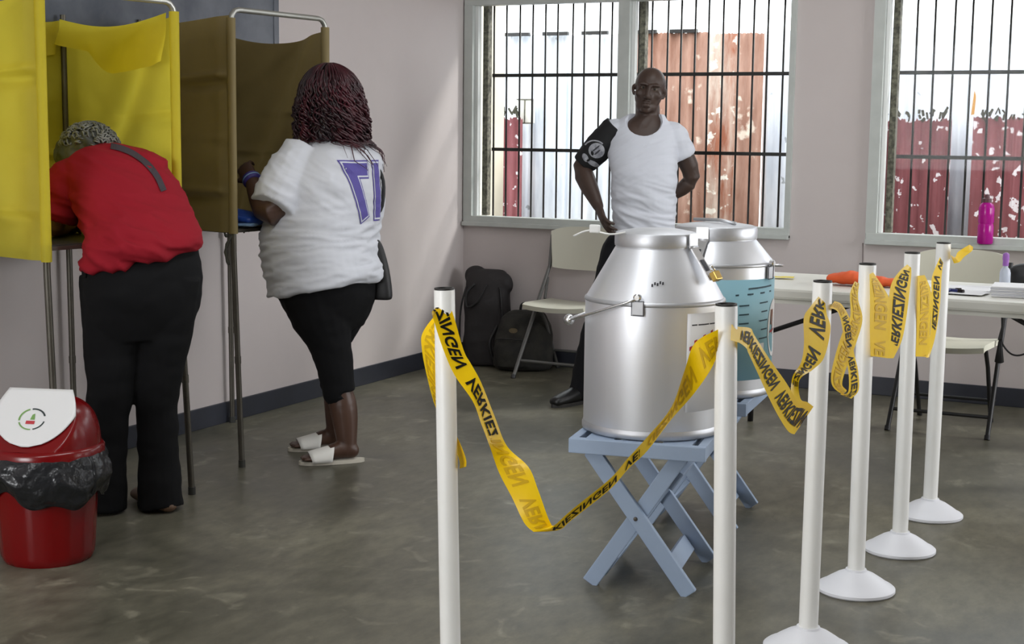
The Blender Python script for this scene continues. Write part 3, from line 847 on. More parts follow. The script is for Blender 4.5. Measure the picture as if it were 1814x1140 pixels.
# direction from can to camera
def hasp(R, lid, h, ang, rr, r0, zr, zs, zt, lock=True):
    """strap that folds from the lid over the cone, with a brass padlock"""
    ca, sa = cos(ang), sin(ang); rad = Vector((ca, sa, 0)); tan = Vector((-sa, ca, 0))
    cone = (Vector((0, 0, h(zs))) + rad * r0) - (Vector((0, 0, h(zr))) + rad * rr); cone.normalize()
    a = rad * (rr + .012) + UP * h(zt); b = rad * (rr + .012) + UP * (h(zr) + .004); e = b + cone * 0.115 + rad * 0.012
    nrm = tan.cross(cone).normalized()
    hs = MB()
    hs.bar(a, b, 0.045, 0.004, rad); hs.bar(b, e, 0.040, 0.004, nrm)
    hp = hs.build('hasp', 'aluminium_bright', R)
    MB().bar(b.lerp(e, .40) + nrm * (.003 if nrm.dot(rad) > 0 else -.003), b.lerp(e, .72) + nrm * (.003 if nrm.dot(rad) > 0 else -.003), 0.018, 0.004, nrm).build('hasp_slot', 'ink', hp)
    MB().tube([b - tan * .022, b + tan * .022], 0.0055, 8).build('hinge', 'aluminium_dull', hp, smooth=True)
    if lock:
        s_ = 1 if nrm.dot(rad) > 0 else -1
        q = b.lerp(e, .80) + nrm * s_ * .018
        pl = MB().box(q + cone * .018, (.034, .020, .030), Matrix((tan, nrm, cone)).transposed(), .003).build('padlock', 'brass', R)
        MB().tube([q + tan * .010 * cos(t * pi / 6) - cone * (.0 + .020 * sin(t * pi / 6)) for t in range(7)], 0.003, 7).build('shackle', 'aluminium_bright', pl, smooth=True)

RA, lidA, hA = can('milk_can', 'aluminium can with narrow neck and padlocked hasp, nearest on blue stand', C1, 0.478, 0.2205, 0.905, 0.124, 1.062, 1.108, 0)
camdir = lambda c: math.atan2(-c[1], -c[0])
A1 = camdir(C1); A2 = camdir(C2)
hasp(RA, lidA, hA, A1 + radians(58), 0.124, 0.2205, 1.062, 0.905, 1.108)
# bail handle: ears front and back, wire hanging round the left side with a knob
def bail(R, h, a_front, r0, z_ear, swing, drop, knob=True):
    ears = []
    for a in (a_front, a_front + pi):
        rad = Vector((cos(a), sin(a), 0)); tan = Vector((-sin(a), cos(a), 0)); p = rad * (r0 + .006) + UP * h(z_ear)
        e = MB().box(p - UP * .030, (.036, .006, .042), Matrix((tan, rad, UP)).transposed(), .002).build('ear', 'aluminium_dull', R)
        mbx = MB(); q = p - UP * .030 + rad * .0035
        for (dx, dz, wx, wz) in ((-.019, 0, .002, .046), (.019, 0, .002, .046), (0, .022, .040, .002), (0, -.022, .040, .002)):
            mbx.box(q + tan * dx + UP * dz, (wx, .002, wz), Matrix((tan, rad, UP)).transposed())
        mbx.build('ear_weld', 'ink', e)
        MB().lathe([(.012, 0), (.012, .012), (.008, .016)], n=16, M4=Matrix.Translation(p + UP * .004) @ Vector((0, 0, 1)).rotation_difference(rad).to_matrix().to_4x4()).build('ear_boss', 'aluminium_bright', e, autosmooth=40)
        ears.append(p + rad * .012)
    A, B = ears; mid = (A + B) / 2; side = Vector((cos(a_front + swing), sin(a_front + swing), 0)); ax = (A - B) / 2
    pts = []
    for k in range(25):
        t = pi * k / 24
        pts.append(mid + ax * cos(t) * (1 + .03 * sin(t)) + side * sin(t) * (r0 + .055) - UP * drop * sin(t))
    wire = MB().tube(pts, 0.0042, 8).build('bail_wire', 'aluminium_bright', R, smooth=True)
    if knob:
        k = pts[9]
        MB().lathe([(.010, -.02), (.016, -.012), (.018, 0), (.016, .012), (.010, .02)], n=16, M4=Matrix.Translation(k) @ Vector((0, 0, 1)).rotation_difference((pts[10] - pts[8]).normalized()).to_matrix().to_4x4()).build('bail_grip', 'aluminium_bright', wire, smooth=True)
bail(RA, hA, A1 - radians(13), 0.2205, 0.918, -radians(90), 0.10)
# cylinder-wrapped printed sheets
def wrap(name, R, r, ang, h, w, z0, z1, m, off=.0012, n=16, parent=None):
    """sheet centred on angle ang, arc width w, z0..z1 (local)"""
    def fn(u, v):
        a = ang + (u - .5) * w / r
        return Vector((cos(a) * (r + off), sin(a) * (r + off), z0 + (z1 - z0) * v))
    me = grid_mesh(fn, n, 2, 0.0006)
    return link_mesh(name, me, m, parent or R, True)
pa = A1 + radians(53)
pw = wrap('paper_sheet', RA, 0.2205, pa, 0, 0.20, hA(0.568), hA(0.872), 'paper_white')
def marks(R, r, ang, rects, m, parent, off, name='print'):
    bm = bmesh.new()
    for (x, z, w, hh, tilt) in rects:
        n = 3
        vs = []
        for i in range(n + 1):
            xx = x + w * i / n; a = ang + xx / r; zz = z + tilt * xx
            vs.append((bm.verts.new((cos(a) * (r + off), sin(a) * (r + off), zz)), bm.verts.new((cos(a) * (r + off), sin(a) * (r + off), zz + hh))))
        for i in range(n): bm.faces.new((vs[i][0], vs[i + 1][0], vs[i + 1][1], vs[i][1]))
    me = bpy.data.meshes.new(name); bm.to_mesh(me); bm.free()
    return link_mesh(name, me, m, parent)
rnd = random.Random(5)
marks(RA, 0.2205, pa, [(-.092 + i * .017, hA(.790) + .012 * (i % 2), .011, .006 + .010 * rnd.random(), .35) for i in range(10)], 'red_ink', pw, .0024)
marks(RA, 0.2205, pa, [(-.085, hA(.835) - i * .018, .14 - .03 * (i % 3), .004, .0) for i in range(1)], 'ink', pw, .0024)
# handwriting on the cone
cz = hA(.955); rc = 0.2205 + (0.124 - 0.2205) * (.955 - .905) / (1.062 - .905)
marks(RA, rc, A1 + radians(2), [(-.018 + i * .008, cz + .004 * (i % 2), .005, .009, .2) for i in range(5)], 'ink', RA, .003, 'handwriting')
# plastic seal tie on the lid
tie = MB().tube(catmull([(-.055, -.12, hA(1.110)), (-.10, -.14, hA(1.103)), (-.17, -.14, hA(1.112)), (-.225, -.135, hA(1.092))], 5), 0.0030, 6).build('seal_tie', 'wire_white', RA, smooth=True)
MB().box((-.150, -.142, hA(1.118)), (.034, .014, .026), None, .004).build('seal_tag', 'wire_white', tie)

RB, lidB, hB = can('milk_can', 'aluminium can with a teal poster, standing farther back', C2, 0.478, 0.2150, 0.960, 0.142, 1.036, 1.085, 0, True)
hasp(RB, lidB, hB, A2 - radians(18), 0.142, 0.2150, 1.036, 0.960, 1.085)
bail(RB, hB, A2 + radians(62), 0.2150, 0.955, radians(90), 0.03, False)
pb = A2 + radians(36)
pp = wrap('poster', RB, 0.2150, pb, 0, 0.36, hB(.545), hB(.905), 'poster_teal', n=24)
ln = [(-.01, hB(.870), .13, .006, .04), (-.06, hB(.850), .18, .006, .04)]
for i in range(5):
    ln.append((.045 + .01 * (i % 2), hB(.815) - i * .032, .05 - .012 * (i % 2), .005, .04)); ln.append((-.045, hB(.812) - i * .032, .04, .005, .04))
for l_ in ln: marks(RB, 0.2150, pb, [l_], 'poster_text', pp, .0026, 'text_line')
marks(RB, 0.2150, pb, [(.02, hB(.625), .055, .05, 0)], 'paper_white', pp, .0026, 'print_panel')
bm = bmesh.new()
cc = [bm.verts.new((cos(pb + (.155 + .055 * cos(t)) / .215) * .2178, sin(pb + (.155 + .055 * cos(t)) / .215) * .2178, hB(.722) + .105 * sin(t))) for t in [2 * pi * k / 28 for k in range(28)]]
bm.faces.new(cc); me = bpy.data.meshes.new('o'); bm.to_mesh(me); bm.free()
link_mesh('print_oval', me, 'paper_white', pp)
marks(RB, 0.2150, pb, [(.125, hB(.735), .012, .055, 0), (.140, hB(.70), .008, .09, 0)], 'poster_brown', pp, .0034, 'print')
marks(RB, 0.2150, pb, [(.118, hB(.688), .045, .008, .15)], 'red_ink', pp, .0034, 'print')

def stand(label, c, rz):
    """folding stand: square slatted top on two crossed leg pairs"""
    r = empty('folding_stand', (c[0], c[1], 0), rz, label=label, cat='stand', group='pale blue wooden folding stands')
    hw, hd = 0.213, 0.222
    M_ = 'stand_blue'
    for sy in (-1, 1):
        MB().span(-hw, hw, sy * hd - .014, sy * hd + .014, .432, .478, .003).build('top_beam', M_, r)
    for sx in (-1, 1):
        MB().span(sx * (hw - .014) - .014, sx * (hw - .014) + .014, -hd + .014, hd - .014, .436, .478, .003).build('side_rail', M_, r)
    for k in range(3):
        MB().span(-.12 + k * .12 - .045, -.12 + k * .12 + .045, -hd + .014, hd - .014, .458, .477, .002).build('slat', M_, r)
    for sy in (-1, 1):
        yo = sy * (hd - .028)
        MB().bar((-.150, yo, .436), (.170, yo, .006), .050, .022, (0, 1, 0), .003).build('leg', M_, r)
        yi = sy * (hd - .051)
        MB().bar((.130, yi, .436), (-.152, yi, .006), .050, .022, (0, 1, 0), .003).build('leg', M_, r)
        q = MB().lathe([(.007, 0), (.006, .004), (.002, .005)], n=10, M4=Matrix.Translation((-.003, yo + sy * .011, .232)) @ Vector((0, 0, 1)).rotation_difference(Vector((0, sy, 0))).to_matrix().to_4x4()).build('bolt', 'screw', r)
    # cross boards that tie the inner legs together, low and high, and the outer legs low
    d1 = Vector((.282, 0, .43)).normalized()
    for base, wd in ((Vector((-.118, 0, .075)), .075), (Vector((.085, 0, .362)), .065)):
        MB().bar(base + Vector((0, -hd + .07, 0)) + Vector((.024, 0, -.014)), base + Vector((0, hd - .07, 0)) + Vector((.024, 0, -.014)), wd, .018, d1.cross(Vector((0, 1, 0))), .003).build('cross_board', M_, r)
    d2 = Vector((-.32, 0, .43)).normalized()
    base = Vector((.120, 0, .075))
    MB().bar(base + Vector((-.024, -hd + .045, -.012)), base + Vector((-.024, hd - .045, -.012)), .060, .018, d2.cross(Vector((0, 1, 0))), .003).build('cross_board', M_, r)
    return r
S1 = stand('pale blue wooden folding stand under the nearer can', (-1.697, 4.375), radians(10))
S2 = copy_tree(S1); S2.location = (-1.805, 5.150, 0); S2.rotation_euler = (0, 0, radians(7)); S2['label'] = 'pale blue wooden folding stand under the can with the teal poster'

# ================================================================== pedal-free swing bin
BC = (-3.515, 3.585)
bn = empty('waste_bin', (BC[0], BC[1], 0), label='red plastic swing-lid bin with black liner beside the woman in red', cat='bin')
n = 64
def ribbed(z, r):
    return [Vector(((r + (.0022 if k % 4 == 0 else 0)) * cos(2 * pi * k / n), (r + (.0022 if k % 4 == 0 else 0)) * sin(2 * pi * k / n), z)) for k in range(n)]
mb = MB()
prof = [(0.0, .138), (.012, .146), (.03, .149), (.20, .161), (.345, .172)]
R_ = [[mb.bm.verts.new(p) for p in ribbed(z, r)] for z, r in prof]
for i in range(len(R_) - 1):
    for k in range(n): mb.bm.faces.new((R_[i][k], R_[i][(k + 1) % n], R_[i + 1][(k + 1) % n], R_[i + 1][k]))
mb.bm.faces.new(R_[0][::-1])
mb.build('bucket', 'bin_red', bn, autosmooth=40)
# liner folded over the rim
def lin_fn(u, v):
    a = 2 * pi * u
    zt = .372; zb = .215 + .018 * sin(a * 3 + .6) + .014 * sin(a * 7) - .012 * sin(a * 2 + 1.2)
    z = zt + (zb - zt) * v
    r = .176 + .030 * sin(pi * min(1, v * 1.05)) ** .7
    w = noise.noise(Vector((cos(a) * 3.2, sin(a) * 3.2, v * 2.6))) * .016 + noise.noise(Vector((cos(a) * 8 + v * 3, sin(a) * 8, v * 5))) * .008
    r += w * min(1, 4 * v) * (1 if v < .93 else .6)
    return Vector((cos(a) * r, sin(a) * r, z))
me = grid_mesh(lin_fn, 120, 22, 0.0015)
link_mesh('liner', me, 'liner_black', bn, True)
# domed lid: rim ring, two red cheeks (a half-barrel), white flap slanting to the room
fz = math.atan2(-BC[1], -BC[0]) + radians(-26)       # swing flap looks towards the camera
fd = Vector((cos(fz), sin(fz), 0)); fs = Vector((-sin(fz), cos(fz), 0))
lid = MB().lathe([(.182, .345), (.189, .350), (.190, .375), (.184, .383), (.176, .388)], n=64, cap0=False, cap1=False).build('lid', 'bin_red', bn, autosmooth=40)
# barrel: profile across fs (arched), depth along fd; front cut by a sloping arch opening
def dome(u, v):
    a = 2 * pi * u; t = v
    z = .383 + .165 * sin(t * pi / 2) ** 1.0
    r = .178 * (cos(t * pi / 2) ** .55)
    p = Vector((cos(a) * r, sin(a) * r, z))
    # flatten front and back to the slope of the flap
    f = p.dot(fd); lim = .150 - (z - .383) * 0.78
    if f > lim: p -= fd * (f - lim)
    if f < -lim: p -= fd * (f + lim)
    return p
me = grid_mesh(dome, 96, 26, 0.0)
link_mesh('lid_dome', me, 'bin_red', lid, True)
def flap_fn(u, v):
    # arch-topped plate: v 0 bottom (rounded) .. 1 top (straight)
    vv = v; half = .155 * (1 - (1 - vv) ** 2.2) ** .5 if vv < 1 else .155
    half = max(.012, half); half *= (1 - .30 * max(0, vv - .55) / .45)
    s = (u - .5) * 2 * half
    z = .392 + .166 * vv + .010
    f = .162 - (z - .383) * .78 - .16 * s * s
    return fd * f + fs * s + UP * z
me = grid_mesh(flap_fn, 20, 18, 0.004)
fl = link_mesh('swing_flap', me, 'bin_white', bn, True)
tree = bvh_of(fl)
dn = (fd * -1 + UP * -.4)
slope = (UP - fd * .78).normalized()
oc = fd * .10 + UP * .485
def ring_pts(r0, r1, a0, a1, n=14):
    vs = []; fs_ = []
    for i in range(n + 1):
        a = radians(a0 + (a1 - a0) * i / n); vs += [(cos(a) * r0, sin(a) * r0 * .85), (cos(a) * r1, sin(a) * r1 * .85)]
    for i in range(n): fs_.append((2 * i, 2 * i + 1, 2 * i + 3, 2 * i + 2))
    return vs, fs_
for (r0, r1, a0, a1, m) in ((.040, .046, 20, 100, 'logo_dark'), (.040, .046, 110, 190, 'logo_green'), (.041, .046, 200, 275, 'logo_green'), (.041, .046, 285, 350, 'logo_dark')):
    vs, fq = ring_pts(r0, r1, a0, a1)
    decal('logo_ring', vs, fq, tree, oc, fs, slope, dn, .0012, m, fl)
decal('logo_mark', [(-.018, -.018), (.012, -.018), (.012, -.006), (-.018, -.006)], [(0, 1, 2, 3)], tree, oc, fs, slope, dn, .0012, 'red_ink', fl)
decal('logo_mark', [(-.006, -.002), (.010, -.002), (.006, .020), (-.002, .016)], [(0, 1, 2, 3)], tree, oc, fs, slope, dn, .0012, 'logo_green', fl)

# ================================================================== chairs, table and things on it
def folding_chair(label, loc, rz, frame_m):
    """origin on the floor under the seat centre, faces local -y"""
    r = empty('folding_chair', loc, rz, label=label, cat='chair', group='cream folding chairs along the back wall')
    w = .225
    def seat(u, v):
        x = (u - .5) * 2; y = v
        hx = .205 - .012 * (1 - y)
        yy = -.21 + .40 * y - .022 * (1 - x * x) * (1 if y < .5 else 0) * (1 - 2 * y)
        z = .440 - .010 * (1 - x * x) - .012 * y
        if y < .08: z -= .010 * (1 - y / .08)
        return Vector((x * hx, yy, z))
    me = grid_mesh(seat, 20, 20, 0.028); link_mesh('seat', me, 'chair_cream', r, True).data.set_sharp_from_angle(angle=radians(40))
    def back(u, v):
        x = (u - .5) * 2; z0 = .60; z1 = .855
        top = z1 - .030 * abs(x) ** 3.5
        bot = z0 + .012 * abs(x) ** 3
        z = bot + (top - bot) * v
        hx = .205 + .020 * v
        return Vector((x * hx, .205 + .10 * (z - .6) + .030 * (1 - x * x), z))
    me = grid_mesh(back, 22, 14, -0.020); link_mesh('backrest', me, 'chair_cream', r, True).data.set_sharp_from_angle(angle=radians(40))
    for sx in (-1, 1):
        x = sx * (w + .004)
        lg = MB().tube([(x, .245, .80), (x, .215, .62), (x * 1.0, .02, .36), (x * 1.02, -.235, .0)], .0115, 10).build('leg', frame_m, r, autosmooth=40)
        MB().tube([(x * 1.02, -.228, .02), (x * 1.02, -.236, .0)], .014, 10).build('foot_cap', 'chair_black', lg)
        xi = sx * (w - .050)
        lg = MB().tube([(xi, -.06, .425), (xi, .06, .30), (xi, .235, .0)], .0105, 10).build('leg', frame_m, r, autosmooth=40)
        MB().tube([(xi, .228, .02), (xi, .236, .0)], .013, 10).build('foot_cap', 'chair_black', lg)
        MB().tube([(x, .19, .55), (sx * (w - .012), .12, .43)], .009, 8).build('side_link', frame_m, r)
    MB().tube([(-w, -.165, .095), (w, -.165, .095)], .009, 8).build('rung', frame_m, r)
    MB().tube([(-w + .02, .165, .12), (w - .02, .165, .12)], .008, 8).build('rung', frame_m, r)
    return r
ch1 = folding_chair('cream folding chair on grey legs beside the man and the bags', (-3.555, 7.790, 0), radians(-1), 'chair_steel')
ch2 = folding_chair('cream folding chair on black legs behind the white table', (-1.315, 7.370, 0), radians(0), 'chair_black')

tb = empty('folding_table', (-1.36, 6.74, 0), label='long white folding table along the back of the room', cat='table')
MB().span(-.93, .93, -.38, .38, .690, .740, .012).build('table_top', 'table_white', tb)
mb = MB()
for sy in (-1, 1): mb.span(-.92, .92, sy * .355 - .012, sy * .355 + .012, .672, .692)
for sx in (-1, 1): mb.span(sx * .908 - .012, sx * .908 + .012, -.36, .36, .672, .692)
mb.build('table_apron', 'table_white', tb)
for sx in (-1, 1):
    for sy in (-1, 1):
        MB().tube([(sx * .82, sy * .26, .69), (sx * .84, sy * .28, .0)], .014, 10).build('leg', 'chair_black', tb, smooth=True)
    MB().tube([(sx * .835, -.275, .12), (sx * .835, .275, .12)], .011, 8).build('leg_rung', 'chair_black', tb, smooth=True)
    MB().tube([(sx * .83 , 0, .43), (sx * .33 + .06, 0, .650), (sx * .16 + .06, 0, .685)], .011, 8).build('brace', 'chair_black', tb, smooth=True)
    MB().tube([(sx * .828, -.27, .43), (sx * .828, .27, .43)], .010, 8).build('leg_rung', 'chair_black', tb, smooth=True)
MB().box((.16, 0, .672), (.05, .05, .04)).build('brace_catch', 'chair_black', tb)
MB().box((.42, -.05, .660), (.04, .03, .05), None, .004).build('brace_catch', 'chair_black', tb)
TZ = 0.741
# papers
def paper(loc, rz, w, d, hgt, m, label, cat='paper', group=None, name='paper_sheet', curl=.004):
    def fn(u, v): return Vector(((u - .5) * w, (v - .5) * d, hgt + curl * noise.noise(Vector((u * 2 + loc[0] * 5, v * 2, 1))) + curl))
    me = grid_mesh(fn, 8, 8, 0.0008 if hgt < .01 else hgt)
    o = link_mesh(name, me, m, None, False); o.location = loc; o.rotation_euler = (0, 0, rz)
    return tag(o, label, cat, group)
paper((-1.10, 6.80, TZ), .3, .42, .25, .001, 'paper_white', 'large loose white sheet spread on the white table')
paper((-1.16, 6.58, TZ + .002), -.1, .26, .16, .001, 'paper_white', 'white sheet at the front edge of the table')
st = empty('paper_stack', (-.86, 6.62, TZ), .06, label='stack of grey-white forms near the right edge of the table', cat='paper stack')
for k in range(7):
    MB().box((random.uniform(-.004, .004), random.uniform(-.004, .004), .004 + k * .0065), (.30, .20, .0055), Matrix.Rotation(random.uniform(-.03, .03), 3, 'Z'), .0008).build('booklet', 'paper_grey' if k % 2 else 'paper_white', st)
# orange cloth
oc_ = Blob(); oc_.tube([(-1.72, 6.66, TZ + .028), (-1.63, 6.65, TZ + .034), (-1.54, 6.66, TZ + .026), (-1.42, 6.68, TZ + .02)], [(.06, .026), (.07, .032), (.06, .026), (.04, .018)])
tag(oc_.build('folded_cloth', 'orange_cloth', None, .006, 3, folds(.008, 18, (1, 0, 0))), 'bright orange folded cloth lying on the white table', 'cloth')
paper((-1.985, 6.79, TZ), .2, .09, .07, .004, 'yellow_note', 'small yellow note pad at the left part of the table', 'note pad', name='note_pad')
sb = empty('spray_bottle', (-1.00, 6.86, TZ), label='small clear bottle with purple cap on the table papers', cat='bottle')
MB().lathe([(.022, 0), (.024, .006), (.024, .075), (.020, .090), (.011, .100), (.010, .108)], n=20).build('bottle_body', 'clear_plastic', sb, autosmooth=40)
MB().lathe([(.013, .106), (.013, .130), (.015, .134), (.014, .158), (.006, .164)], n=16).build('bottle_cap', 'cap_purple', sb, autosmooth=40)
for k, (x, y, a) in enumerate(((-1.185, 6.60, .5), (-1.165, 6.575, -.4), (-1.19, 6.565, 1.2))):
    pn = empty('marker_pen', (x, y, TZ + .011), a, label=('dark blue marker pen lying across the others on the table', 'dark blue marker pen nearest to the table front edge', 'dark blue marker pen turned towards the table edge')[k], cat='pen', group='blue pens on the table')
    MB().tube([(-.04, 0, 0), (.02, 0, 0)], .008, 10).build('pen_barrel', 'pen_blue', pn)
    MB().tube([(.02, 0, 0), (.045, 0, 0)], .009, 10).build('pen_cap', 'eye_dark', pn)
bg_ = Blob(); bg_.ell((-.93, 7.00, TZ + .055), (.085, .05, .055)); bg_.ell((-.86, 7.02, TZ + .05), (.08, .05, .05))
tag(bg_.build('small_pouch', 'bag_black', None, .007, 3), 'rounded black pouch at the right end of the table', 'pouch')
cd = empty('power_cord', (-.97, 6.62, .69), label='black cord looped from the table with hanging plug', cat='cord')
MB().tube(catmull([(0, 0, -.02), (.005, 0, -.10), (.01, 0, -.16), (.05, .01, -.205), (.10, .02, -.20), (.14, .02, -.15)], 5), .004, 7).build('cable', 'chair_black', cd, smooth=True)
MB().lathe([(.006, 0), (.009, -.015), (.012, -.04), (.020, -.10), (.012, -.105)], c=(.0, 0, -.14), n=14).build('plug', 'bag_black', cd, smooth=True)
# water bottle on the sill of the right window
wb = empty('water_bottle', (-1.285, 8.058, .857), label='magenta water bottle standing on the sill of the right window', cat='bottle')
MB().lathe([(.036, 0), (.040, .006), (.040, .095), (.036, .105), (.040, .115), (.040, .185), (.034, .205), (.022, .215), (.020, .220)], n=28).build('bottle_body', 'bottle_magenta', wb, autosmooth=40)
MB().lathe([(.024, .216), (.024, .236), (.014, .240), (.012, .256), (.006, .260)], n=18).build('bottle_cap', 'bottle_cap', wb, autosmooth=40)

# ================================================================== bags on the floor by the corner
def bagshape(name, label, cat, build): pass
lg = empty('luggage_bag', (-4.185, 7.93, 0), label='tall slumped black bag leaning in the wall corner', cat='bag')
b = Blob(); X_ = Vector((.96, .28, 0)); Y_ = Vector((-.28, .96, 0))
def sec(x, y, z, a, f, bk): return (Vector((x, y, z)), X_, Y_, a, f, bk)
b.loft([sec(.03, 0, .004, .10, .07, .09), sec(.03, 0, .03, .145, .09, .11), sec(.03, .0, .2, .145, .10, .11), sec(.02, .02, .38, .140, .09, .10), sec(.01, .04, .50, .135, .07, .085), sec(.0, .05, .555, .12, .045, .06), sec(0, .05, .572, .09, .02, .03)], e=.72)
b.ell((-.080, .04, .535), (.07, .055, .06)); b.ell((.10, .05, .49), (.075, .06, .075))
lb = b.build('bag_body', 'luggage_black', lg, .008, 5, folds(.012, 7, (0, 0, 1), 1.6, 2))
MB().tube(catmull([(-.02, -.075, .50), (-.06, -.11, .44), (-.05, -.115, .36), (.02, -.11, .40), (.06, -.08, .50)], 5), .008, 7).build('handle', 'bag_black', lg, smooth=True)
MB().tube(catmull([(-.10, -.10, .05), (-.105, -.11, .2), (-.10, -.10, .36), (-.08, -.07, .48)], 5), .006, 6).build('piping', 'bag_black', lb, smooth=True)
MB().tube(catmull([(.16, -.05, .05), (.165, -.06, .2), (.15, -.05, .36), (.12, -.02, .48)], 5), .006, 6).build('piping', 'bag_black', lb, smooth=True)
bp_ = empty('backpack', (-3.885, 7.88, 0), radians(8), label='dark camouflage backpack on the floor behind the chair', cat='backpack')
b = Blob()
b.loft([sec(0, 0, .004, .14, .08, .10), sec(0, 0, .03, .175, .11, .125), sec(0, 0, .15, .175, .11, .125), sec(0, .01, .26, .16, .095, .11), sec(0, .02, .33, .12, .06, .08), sec(0, .02, .352, .07, .03, .04)], e=.8)
b.loft([sec(-.02, -.10, .03, .11, .05, .05), sec(-.02, -.105, .10, .12, .06, .055), sec(-.02, -.10, .18, .11, .05, .05), sec(-.02, -.09, .205, .08, .03, .03)], e=.8)
kb = b.build('pack_body', 'backpack_camo', bp_, .008, 4, folds(.008, 10, (0, 0, 1), 1.5, 5))
MB().tube(catmull([(-.04, .05, .33), (-.03, .05, .385), (.03, .06, .385), (.04, .06, .33)], 5), .008, 7).build('grab_handle', 'bag_black', bp_, smooth=True)
MB().tube(catmull([(-.16, -.02, .26), (-.19, -.07, .16), (-.17, -.06, .05)], 6), .011, 7).build('shoulder_strap', 'bag_black', bp_, smooth=True)
tr_ = bvh_of(kb)
tr_ = BVHTree.FromPolygons([v.co for v in kb.data.vertices], [tuple(p.vertices) for p in kb.data.polygons])
decal('badge', [(.026 * cos(2 * pi * k / 20), .015 * sin(2 * pi * k / 20)) for k in range(20)], [tuple(range(20))], tr_, (-.03, -.2, .245), (1, 0, 0), (0, 0, 1), (0, 1, 0), .002, 'badge_tan', bp_)
MB().tube(catmull([(-.13, -.135, .19), (-.08, -.165, .20), (.02, -.17, .20), (.085, -.14, .19)], 5), .004, 6).build('zip', 'bag_black', kb, smooth=True)

